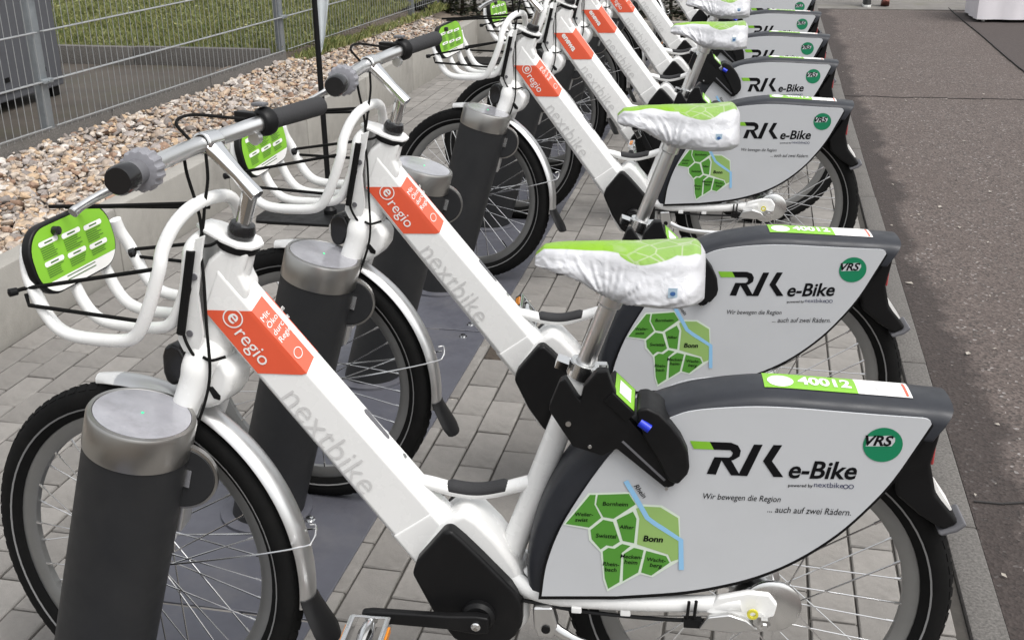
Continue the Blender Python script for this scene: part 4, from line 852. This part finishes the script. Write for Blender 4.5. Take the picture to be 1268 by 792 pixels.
cab_ = [[(-.925, -.045, 1.125), (-.945, -.05, 1.152), (-.95, .0, 1.158), (-.93, .07, 1.146), (-.925, .12, 1.138), b1+V((-.055, 0, .01))],
        [(-.928, -.06, 1.10), (-.932, -.05, 1.07), (-.930, -.035, 1.02), (-.928, -.030, .985), (-.930, -.03, .94), (-.942, -.042, .89), (-.962, -.048, .84), (-.966, -.05, .80), (-.948, -.052, .765), (-.935, -.04, .755)],
        [(-.915, -.02, 1.10), (-.915, -.02, 1.06), (-.920, -.026, 1.02), (-.925, -.028, .985), (-.928, -.036, .95), (-.918, -.048, .90), (-.915, -.055, .82), (-.915, -.056, .74), (-.930, -.058, .68), (-.965, -.062, .60)],
        [(-.930, -.05, .762), (-.915, -.05, .758), (-.893, -.04, .764)],
        [(-.926, -.034, .95), (-.905, -.040, .955), (-.893, -.036, .962)]]
for c_ in cab_: mb = MB(); mb.tube(spline([V(p) for p in c_], 6), .0027, 8); P_('cable', mb, M['rubber'], bar, steer=True)
mb = MB(); mb.tube([V((-.936, -.052, .945)), V((-.968, -.054, .80))], .0075, 8); P_('cable_sleeve', mb, M['rubber'], bar, steer=True)

# ================================================================== THE ROW: bikes, saddle covers, dock posts
ORD = {9: 'first', 7: 'second', 6: 'third', 5: 'fourth', 4: 'fifth', 3: 'sixth', 1: 'seventh', 0: 'eighth'}
POSE = {0: (0, 0, 0, 0), 1: (.0051, -.0192, .0474, .0376), 3: (.0028, .0189, -.0478, .0307), 4: (-.0012, -.0074, .0095, -.003), 5: (-.0032, .0069, -.0421, -.0014), 6: (-.0063, .002, .0198, .0013), 7: (-.002, .0054, .0092, -.0012), 9: (0, 0, .01, 0)}
LIFT = {0: 0, 1: .062, 3: .034, 4: .03, 5: .0, 6: .02, 7: .0, 9: .03}
CRANK = {1: R(-125), 3: R(-100), 4: R(60), 5: R(-60), 6: R(20), 7: R(-150), 9: R(100)}
EXTRA = {}

# saddle cover: printed plastic hood, gathered below
def cover_mesh(seed):
    rs_ = []; pr_ = []; NX, NR = 96, 96
    for i in range(NX):
        t = i/(NX-1); x = -.386+.268*t
        w_ = .022+.022*min(1, t/.12) if t < .12 else .044+.046*(1/(1+math.exp(-(t-.52)*11)))
        if t > .86: w_ *= math.sqrt(max(.02, 1-((t-.86)/.14)**2*.80))
        zt_ = .958+.016*t+.003*math.sin(t*6); zb_ = .926-.052*(1/(1+math.exp(-(t-.30)*13)))+.03*max(0, t-.8)
        if t < .05: zt_ -= .012*(1-t/.05); zb_ += .006*(1-t/.05)
        if t > .93: zt_ -= .02*((t-.93)/.07)**2
        r1 = []
        for k in range(NR):
            a = 2*math.pi*k/NR; c, s_ = math.cos(a), math.sin(a)
            yy = w_*math.copysign(abs(c)**.9, c); zc = zt_*.30+zb_*.70
            zz = zc+(zt_-zc)*s_**.95 if s_ > 0 else zc+(zc-zb_)*math.copysign(abs(s_)**.7, s_)
            low_ = max(0, -s_); yy *= (1-.35*low_**3)*(1-.16*math.sin(math.pi*max(0, s_))**2)
            p = V((x, yy, zz))
            f1 = noise.noise(V((x*26+seed*7, a*2.1, zz*30))); f2 = 1-abs(noise.noise(V((x*42+yy*20, zz*55+x*30, seed*3.3)))*2)
            f3 = 1-abs(noise.noise(V((x*16-zz*38, zz*20+seed, 4.4)))*2)
            amp = .0012+.0075*max(0, .85-s_)*.75
            ph = math.atan2(zz-.880, x+.268); rr_ = math.hypot(zz-.880, x+.268); wq = noise.noise(V((x*14, zz*14, seed*2.1)))
            fd = 1-abs(noise.noise(V((ph*3.6+wq*.5, rr_*5+seed*3, c*1.2)))*2.2); fd2 = 1-abs(noise.noise(V((ph*8+wq, rr_*9, seed+c*2)))*2.2); fh = 1-abs(noise.noise(V((x*24+wq*.8, zz*70+wq, seed*5)))*2.4)
            lowk = max(0, min(1, (.80-s_)/.6))
            d_ = V((0, c, .5*s_)).normalized()*(.0012*f1+lowk*(.0055*max(0, fd)**2.5+.0018*max(0, fd2)**3+.0026*max(0, fh)**4-.002))
            r1.append(p+d_)
            edge = (zz-zt_)/(zt_-zb_+.001)
            pv_ = (a/math.pi*180-46-14*noise.noise(V((x*18, 8, seed)))+(22*max(0, math.sin((t-.48)*9)) if .5 < t < .82 else 0))*.06 if a < math.pi/2 or a > 4.9 else 3.
            if a > math.pi: pv_ = -2.
            if c < 0 and s_ > 0: pv_ = (s_-.90)*6
            if c > 0 and s_ > 0: pv_ = (s_-.91+.1*noise.noise(V((x*30, 8, seed))))*6
            if c < 0 and s_ > 0: pv_ += (.22*max(0, math.sin((t-.48)*9)) if .5 < t < .84 else 0)*6+.7*noise.noise(V((x*18, 8, seed)))
            pr_.append(pv_ if t < .97 else -1)
        rs_.append(r1)
    mb = MB(); mb.loft(rs_); me = mb.mesh('seat_cover', None, M=TB, smooth=0, recalc=False)
    me.polygons.foreach_set('use_smooth', [True]*len(me.polygons))
    at = me.attributes.new('print', 'FLOAT', 'POINT'); at.data.foreach_set('value', pr_); return me
def cover_mat():
    m = bpy.data.materials.new('printed_plastic'); m.use_nodes = True; n = m.node_tree.nodes; l = m.node_tree.links; b = n['Principled BSDF']; b.inputs['Roughness'].default_value = .33; b.inputs['Subsurface Weight'].default_value = .15; b.inputs['Subsurface Radius'].default_value = (.02, .02, .02); b.inputs['Subsurface Scale'].default_value = .3
    at = n.new('ShaderNodeAttribute'); at.attribute_name = 'print'; mr = n.new('ShaderNodeMapRange'); l.new(at.outputs['Fac'], mr.inputs[0]); mr.inputs[1].default_value = -.06; mr.inputs[2].default_value = .06
    tc = n.new('ShaderNodeTexCoord'); vo = n.new('ShaderNodeTexVoronoi'); vo.feature = 'DISTANCE_TO_EDGE'; vo.inputs['Scale'].default_value = 30; l.new(tc.outputs['Object'], vo.inputs[0])
    sx = n.new('ShaderNodeSeparateXYZ'); l.new(tc.outputs['Object'], sx.inputs[0])
    ed = n.new('ShaderNodeMapRange'); l.new(vo.outputs['Distance'], ed.inputs[0]); ed.inputs[1].default_value = .02; ed.inputs[2].default_value = .05; ed.inputs[3].default_value = 1; ed.inputs[4].default_value = 0
    rg = n.new('ShaderNodeMapRange'); l.new(sx.outputs[0], rg.inputs[0]); rg.inputs[1].default_value = .82; rg.inputs[2].default_value = .90
    mu = n.new('ShaderNodeMath'); mu.operation = 'MULTIPLY'; l.new(ed.outputs[0], mu.inputs[0]); l.new(rg.outputs[0], mu.inputs[1])
    gr = n.new('ShaderNodeMixRGB'); l.new(rg.outputs[0], gr.inputs[0]); gr.inputs[1].default_value = (.20, .39, .012, 1); gr.inputs[2].default_value = (.22, .37, .08, 1)
    g2 = n.new('ShaderNodeMixRGB'); l.new(mu.outputs[0], g2.inputs[0]); l.new(gr.outputs[0], g2.inputs[1]); g2.inputs[2].default_value = (.36, .44, .25, 1)
    fx_ = n.new('ShaderNodeMixRGB'); l.new(mr.outputs[0], fx_.inputs[0]); fx_.inputs[1].default_value = (.52, .524, .545, 1); l.new(g2.outputs[0], fx_.inputs[2]); l.new(fx_.outputs[0], b.inputs[0])
    nz = n.new('ShaderNodeTexNoise'); nz.inputs['Scale'].default_value = 38; nz.inputs['Detail'].default_value = 4; nz.inputs['Distortion'].default_value = 1.2; l.new(tc.outputs['Object'], nz.inputs[0]); bp = n.new('ShaderNodeBump'); bp.inputs['Strength'].default_value = .35; bp.inputs['Distance'].default_value = .004; l.new(nz.outputs[0], bp.inputs['Height'])
    ds = n.new('ShaderNodeVectorMath'); ds.operation = 'MULTIPLY_ADD'; l.new(nz.outputs['Color'], ds.inputs[0]); ds.inputs[1].default_value = (.03, .03, .03); l.new(tc.outputs['Object'], ds.inputs[2])
    v2 = n.new('ShaderNodeTexVoronoi'); v2.inputs['Scale'].default_value = 55; l.new(ds.outputs[0], v2.inputs[0]); b2 = n.new('ShaderNodeBump'); b2.inputs['Strength'].default_value = .2; b2.inputs['Distance'].default_value = .004; l.new(v2.outputs['Distance'], b2.inputs['Height']); l.new(bp.outputs[0], b2.inputs['Normal']); l.new(b2.outputs[0], b.inputs['Normal'])
    return m
CM = cover_mat(); M['care'] = mat('care_print', (.38, .5, .6), .5)
M['river2'] = mat('care_ink', (.04, .12, .32), .5)
# saddle under the hood
def saddle_part():
    rs_ = []
    for i in range(16):
        t = i/15; x = -.352+.21*t; w_ = .015+.030*(1/(1+math.exp(-(t-.55)*10))); w_ *= math.sqrt(max(.05, 1-max(0, (t-.85)/.15)**2)); zt_ = .936+.006*t
        rs_.append([V((x, w_*math.cos(a), zt_-.014+.010*math.sin(a))) for a in [2*math.pi*k/14 for k in range(14)]])
    mb = MB(); mb.loft(rs_); s = P_('saddle', mb, M['black'], smooth=60)
    mb = MB(); mb.tube([(-.33, -.02, .92), (-.27, -.022, .905), (-.17, -.022, .925)], .004, 6); mb.tube([(-.33, .02, .92), (-.27, .022, .905), (-.17, .022, .925)], .004, 6); mb.box((-.262, 0, .9), (.05, .05, .02)); P_('saddle_rail', mb, M['satin'], s)
    return s
saddle = saddle_part()

bikes = {0: bike}
regio_n = {o.name for o in regio}; enewa_n = {o.name for o in enewa}
def drop(root, keep_enewa):
    for o in [c for f_ in root.children if f_.name.split('.')[0] == 'frame' for c in f_.children]:
        v = o.get('variant')
        if v and (v == 'e') != keep_enewa: bpy.data.objects.remove(o)
for o in regio: o['variant'] = 'r'
for o in enewa: o['variant'] = 'e'
for n_ in (1, 3, 4, 5, 6, 7, 9): bikes[n_] = copy_tree(bike)
for n_, b_ in bikes.items():
    dx, dy, yaw, lean = POSE[n_]
    b_.location = (-1.1+n_*SX+dx, n_*SY+dy, 0); b_.rotation_euler = (lean, 0, yaw)
    drop(b_, n_ in (4, 5))
    ca = CRANK.get(n_, 0)
    if ca:
        cc = V((-.483+1.1, 0, .297)); mm_ = Matrix.Translation(cc) @ Matrix.Rotation(ca, 4, 'Y') @ Matrix.Translation(-cc)
        for c in b_.children:
            if c.name.split('.')[0] in ('crank', 'pedal'): c.matrix_basis = mm_
    for c in b_.children:
        nm = c.name.split('.')[0]
        if nm in ('seat_post', 'saddle'): c.location = sdn*LIFT[n_]
    tag(b_, '%s white hire bike counted from the hedge end of the row' % ORD[n_], 'bicycle', 'white hire bikes docked in a row')
    mat4 = Matrix.Translation(b_.location) @ b_.rotation_euler.to_matrix().to_4x4() @ Matrix.Translation(sdn*(LIFT[n_]+.002))
    me = cover_mesh(n_*1.37+1); me.materials.append(CM)
    c = link('seat_cover', me, None, mat4); tag(c, 'white and lime plastic saddle cover on the %s bike from the hedge end' % ORD[n_], 'saddle cover', 'plastic saddle covers')
    # small blue and white mark on the flank
    best = min((v.co for v in me.vertices if v.co.y < -.05), key=lambda p: (p-V((-.170+1.1, -.09, .925))).length)
    mb = MB(); q = V(best)+V((0, -.0035, 0))
    for dz0, dz1, mm in ((-.011, .011, 0),): mb.poly([q+V((x, -.0005-(.0), z)) for x, z in ((-.007, -.008), (.007, -.0075), (.007, .008), (-.007, .008))])
    mk = mb.build('care_mark', M['care'], c, smooth=0, recalc=False)
    mb = MB(); mb.poly([q+V((.0+.0042*math.cos(a), -.0012, -.001+.0036*math.sin(a))) for a in [2*math.pi*k/12 for k in range(12)]]); mb.build('care_emblem', M['river2'], c, smooth=0, recalc=False)
for b_ in bikes.values():
    for o in b_.children_recursive:
        if 'variant' in o: del o['variant']

# dock posts
DT, DB = V((-1.026, -.125, .695)), V((-1.222, -.140, .0))
dax = (DT-DB).normalized(); DLn = (DT-DB).length
def make_dock():
    d = empty('dock_post'); T0 = Matrix.Translation(-DB)
    def dp(name, mb, m, parent=None, **k): return mb.build(name, m, parent or d, M=T0, **k)
    base = DB-dax*.0
    mb = MB(); mb.lathe([(0, -.02), (.087, -.02), (.087, DLn-.062), (0, DLn-.062)], DB, dax, 56); dp('column', mb, M['post'], smooth=50)
    mb = MB(); mb.lathe([(.0, DLn-.064), (.0885, DLn-.064), (.0890, DLn-.062), (.0890, DLn-.006), (.0865, DLn-.001), (.080, DLn+.000), (.078, DLn-.003), (0, DLn-.003)], DB, dax, 64); bd_ = dp('steel_band', mb, M['steel'], smooth=40)
    mb = MB(); mb.lathe([(0, DLn-.004), (.0785, DLn-.004), (.0785, DLn-.0005), (0, DLn-.0002)], DB, dax, 56); gl = dp('reader_window', mb, M['dockglass'])
    mb = MB(); c = DT+dax*.0004; mb.lathe([(0, 0), (.0026, 0), (.0024, .0008), (0, .001)], c, dax, 12); dp('status_light', mb, M['led'], gl)
    pc_ = DT-dax*.125+V((.082, .012, 0))
    mb = MB(); mb.lathe([(0, -.007), (.056, -.007), (.060, -.003), (.060, .003), (.056, .007), (0, .007)], pc_, (-.10, 1, .03), 40); pad = dp('locking_disc', mb, M['post'])
    mb = MB(); mb.lathe([(.058, -.006), (.0625, -.005), (.0625, .005), (.058, .006)], pc_, (-.10, 1, .03), 40, closed=True); dp('disc_rim', mb, M['steel'], pad)
    mb = MB(); mb.box(pc_+V((.012, -.0085, .0)), (.014, .002, .034), Matrix.Rotation(R(15), 3, 'Y')); dp('disc_label', mb, M['alu'], pad)
    mb = MB(); mb.box(pc_+V((-.025, .028, -.07)), (.04, .05, .09), Matrix.Rotation(R(15), 3, 'Y')); dp('locking_arm', mb, M['satin'], bev=.006)
    mb = MB(); mb.lathe([(0, 0), (.115, 0), (.115, .008), (.10, .010), (0, .010)], (DB.x, DB.y, .0055), (0, 0, 1), 40); dp('foot_flange', mb, M['plate'])
    return d
dock = make_dock()
docks = {0: dock}
for n_ in range(1, 10): docks[n_] = copy_tree(dock)
for n_, d in docks.items():
    d.location = V((n_*SX, n_*SY, 0))+DB
    if n_ in ORD: lab = 'dark leaning dock post holding the %s bike from the hedge end' % ORD[n_]
    elif n_ == 2: lab = 'vacant dark dock post between the sixth and seventh bikes from the hedge end'
    else: lab = 'vacant dark dock post between the first and second bikes from the hedge end'
    tag(d, lab, 'dock post', 'dark bike dock posts')

# steel base plates under the docks, two docks to a plate
plates = [(-1.48, .165), (.175, 1.825), (1.835, 3.48), (3.49, 5.14), (5.15, 6.80), (6.81, 8.0)]
names_ = ['under the eighth bike from the hedge end', 'under the seventh bike from the hedge end', 'under the sixth bike from the hedge end', 'under the fifth and fourth bikes from the hedge end', 'under the third and second bikes from the hedge end', 'under the first bike from the hedge end']
for (y0, y1), nm in zip(plates, names_):
    e = empty('base_plate'); e.matrix_basis = RF; tag(e, 'blue grey steel base plate %s' % nm, 'base plate', 'steel plates below the docks')
    mb = MB(); mb.box((-1.16, (y0+y1)/2, .0015), (.48, y1-y0, .008)); mb.build('sheet', M['plate'], e, bev=.0015, bseg=1)
    for yy in (y0+.05, y1-.05):
        for xx in (-.995, -1.33):
            mb = MB(); mb.lathe([(0, 0), (.014, 0), (.014, .0015), (.009, .002), (.009, .008), (0, .009)], (xx, yy, .0056), (0, 0, 1), 14); mb.build('bolt', M['chrome'], e)
    if y0 > -1: mb = MB(); mb.lathe([(0, 0), (.014, 0), (.014, .0015), (.009, .002), (.009, .008), (0, .009)], (-1.08, y0+.38, .0056), (0, 0, 1), 14); mb.build('bolt', M['chrome'], e)

# flag on a flat base, spare base plate further on
def flag_base(name, loc, rz, lab, pole):
    e = empty(name, loc, (0, 0, rz)); tag(e, lab, 'flag' if pole else 'flag base')
    mb = MB()
    mb.prism([(-.30, -.17), (-.33, -.10), (-.33, .10), (-.30, .17), (.10, .17), (.26, .06), (.26, -.06), (.10, -.17)], 0, .014); mb.v = [V((p.x, p.z, p.y)) for p in mb.v]
    mb.build('foot_plate', M['black'], e, bev=.004)
    mb = MB(); mb.box((-.20, 0, .0145), (.025, .10, .002)); mb.build('hand_slot', M['soil'], e)
    if pole:
        mb = MB(); mb.lathe([(0, .0), (.03, .0), (.03, .02), (.016, .035), (.016, .14), (0, .14)], (0, 0, .014), (0, 0, 1), 20); mb.build('pole_socket', M['black'], e)
        mb = MB(); mb.tube(spline([(0, 0, .10), (0, 0, 1.0), (.0, .02, 2.0), (.05, .05, 2.7), (.25, .06, 3.1), (.5, .06, 3.15)], 6), [.0125]*12+[.010]*19, 10); mb.build('pole', M['black'], e)
        mb = MB(); r1, r2 = [], []
        for i in range(26):
            t = i/25; z = .74+2.1*t; wd = .012+.30*min(1, t*1.1)**.9; px = .05*max(0, (z-2.0)/.7) if z > 2 else 0
            r1.append([V((px+.010+wd*j/8, .012*math.sin(j*1.1+z*3)*(j/8), z+.05*(j/8)*(1 if t < .03 else 0))) for j in range(9)])
        mb.loft(r1, False, False); mb.build('flag_cloth', M['flag'], e, smooth=80, recalc=False)
    return e
flag_base('banner_flag', (-1.672, 3.262, 0), R(-6), 'tall beach flag with black pole and pale cloth on a black plate', True)
flag_base('flag_foot', (-1.56, 7.72, 0), R(-6), 'flat black flag base lying on the paving near the end wall', False)

# white draped table beyond the asphalt and a passer-by
tb = empty('draped_table'); tb.matrix_basis = RF @ Matrix.Translation((2.05, 10.62, -.005)); tag(tb, 'white cloth draped table standing beyond the asphalt', 'table')
mb = MB(); rs_ = []
for i in range(10):
    z = .03+.72*i/9; fl = .018*(1-i/9); ring_ = []
    for k in range(64):
        t = k/64; per = 2*(1.8+.75); d_ = t*per
        if d_ < 1.8: p = V((d_, 0, z)); nn_ = V((0, -1, 0))
        elif d_ < 2.55: p = V((1.8, d_-1.8, z)); nn_ = V((1, 0, 0))
        elif d_ < 4.35: p = V((1.8-(d_-2.55), .75, z)); nn_ = V((0, 1, 0))
        else: p = V((0, .75-(d_-4.35), z)); nn_ = V((-1, 0, 0))
        ring_.append(p+nn_*(fl*(1+.8*math.sin(k*1.9))))
    rs_.append(ring_)
mb.loft(rs_); mb.build('table_cloth', M['cloth'], tb, smooth=60)
for x in (.08, 1.72):
    for y in (.08, .67): mb = MB(); mb.cyl((x, y, 0), (x, y, .72), .02, 10); mb.build('leg', M['satin'], tb)

person = empty('person'); pb = rw(1.12, 11.86, -.005); person.location = pb; person.rotation_euler = (0, 0, -TH); tag(person, 'person walking on the far pavement in black shoes with pale soles', 'person')
def skin(name, pts, edges, rad, m, parent, sub=2):
    me = bpy.data.meshes.new(name); me.from_pydata(pts, edges, []); o = link(name, me, parent); me.materials.append(m)
    md = o.modifiers.new('skin', 'SKIN'); md.use_smooth_shade = True; sv = me.skin_vertices[0].data
    for i, r_ in enumerate(rad): sv[i].radius = r_ if isinstance(r_, tuple) else (r_, r_)
    sv[0].use_root = True; s_ = o.modifiers.new('sub', 'SUBSURF'); s_.levels = sub; s_.render_levels = sub; return o
bp = [(.07, 0, .94), (.07, 0, 1.15), (.07, .01, 1.36), (.07, .02, 1.47), (.07, .01, 1.56), (.07, 0, 1.68), (.07, 0, 1.76),
      (.16, 0, .90), (.17, .10, .52), (.165, .0, .16), (.165, .03, .09), (-.02, 0, .90), (-.03, .08, .50), (-.035, -.02, .14), (-.035, .0, .09),
      (.26, 0, 1.41), (.31, -.08, 1.15), (.32, .02, .92), (.325, .06, .84), (-.12, 0, 1.41), (-.17, .08, 1.15), (-.18, .16, .94), (-.18, .2, .86)]
be = [(0, 1), (1, 2), (2, 3), (3, 4), (4, 5), (5, 6), (0, 7), (7, 8), (8, 9), (9, 10), (0, 11), (11, 12), (12, 13), (13, 14), (2, 15), (15, 16), (16, 17), (17, 18), (2, 19), (19, 20), (20, 21), (21, 22)]
br = [(.15, .11), (.15, .10), (.17, .11), .06, .055, (.075, .09), (.06, .07), .09, .06, .045, .04, .09, .06, .045, .04, .055, .042, .035, .03, .055, .042, .035, .03]
skin('body', bp, be, br, mat('dark_clothes', (.03, .03, .04), .8, var=.1), person)
for x, y, z, tilt, mm in ((-.035, -.03, 0, 0, 'black'), (.165, .02, .02, .5, 'brown')):
    sole = mat('shoe_sole_'+mm, (.7, .7, .68) if mm == 'black' else (.18, .06, .045), .7); up = mat('shoe_upper_'+mm, (.015, .015, .015) if mm == 'black' else (.13, .045, .035), .6)
    Mx = Matrix.Translation((x, y, z)) @ Matrix.Rotation(-tilt, 4, 'X')
    o_ = [(.035, -.08), (.045, .0), (.045, .10), (.03, .17), (0, .185), (-.03, .17), (-.045, .10), (-.045, 0), (-.035, -.08), (0, -.095)]
    mb = MB(); mb.loft([[V((a, b, h)) for a, b in o_] for h in (0, .028)]); sh = mb.build('shoe', sole, person, M=Mx, bev=.004, smooth=60)
    mb = MB(); mb.loft([[V((a*.95, b*.97, .027)) for a, b in o_], [V((a*.9, b*.9, .06)) for a, b in o_], [V((a*.72, min(b, .06)*.8, .10)) for a, b in o_], [V((a*.7, min(b, .03)*.8, .125)) for a, b in o_]]); mb.build('shoe_upper', up, sh, M=Mx, smooth=60)
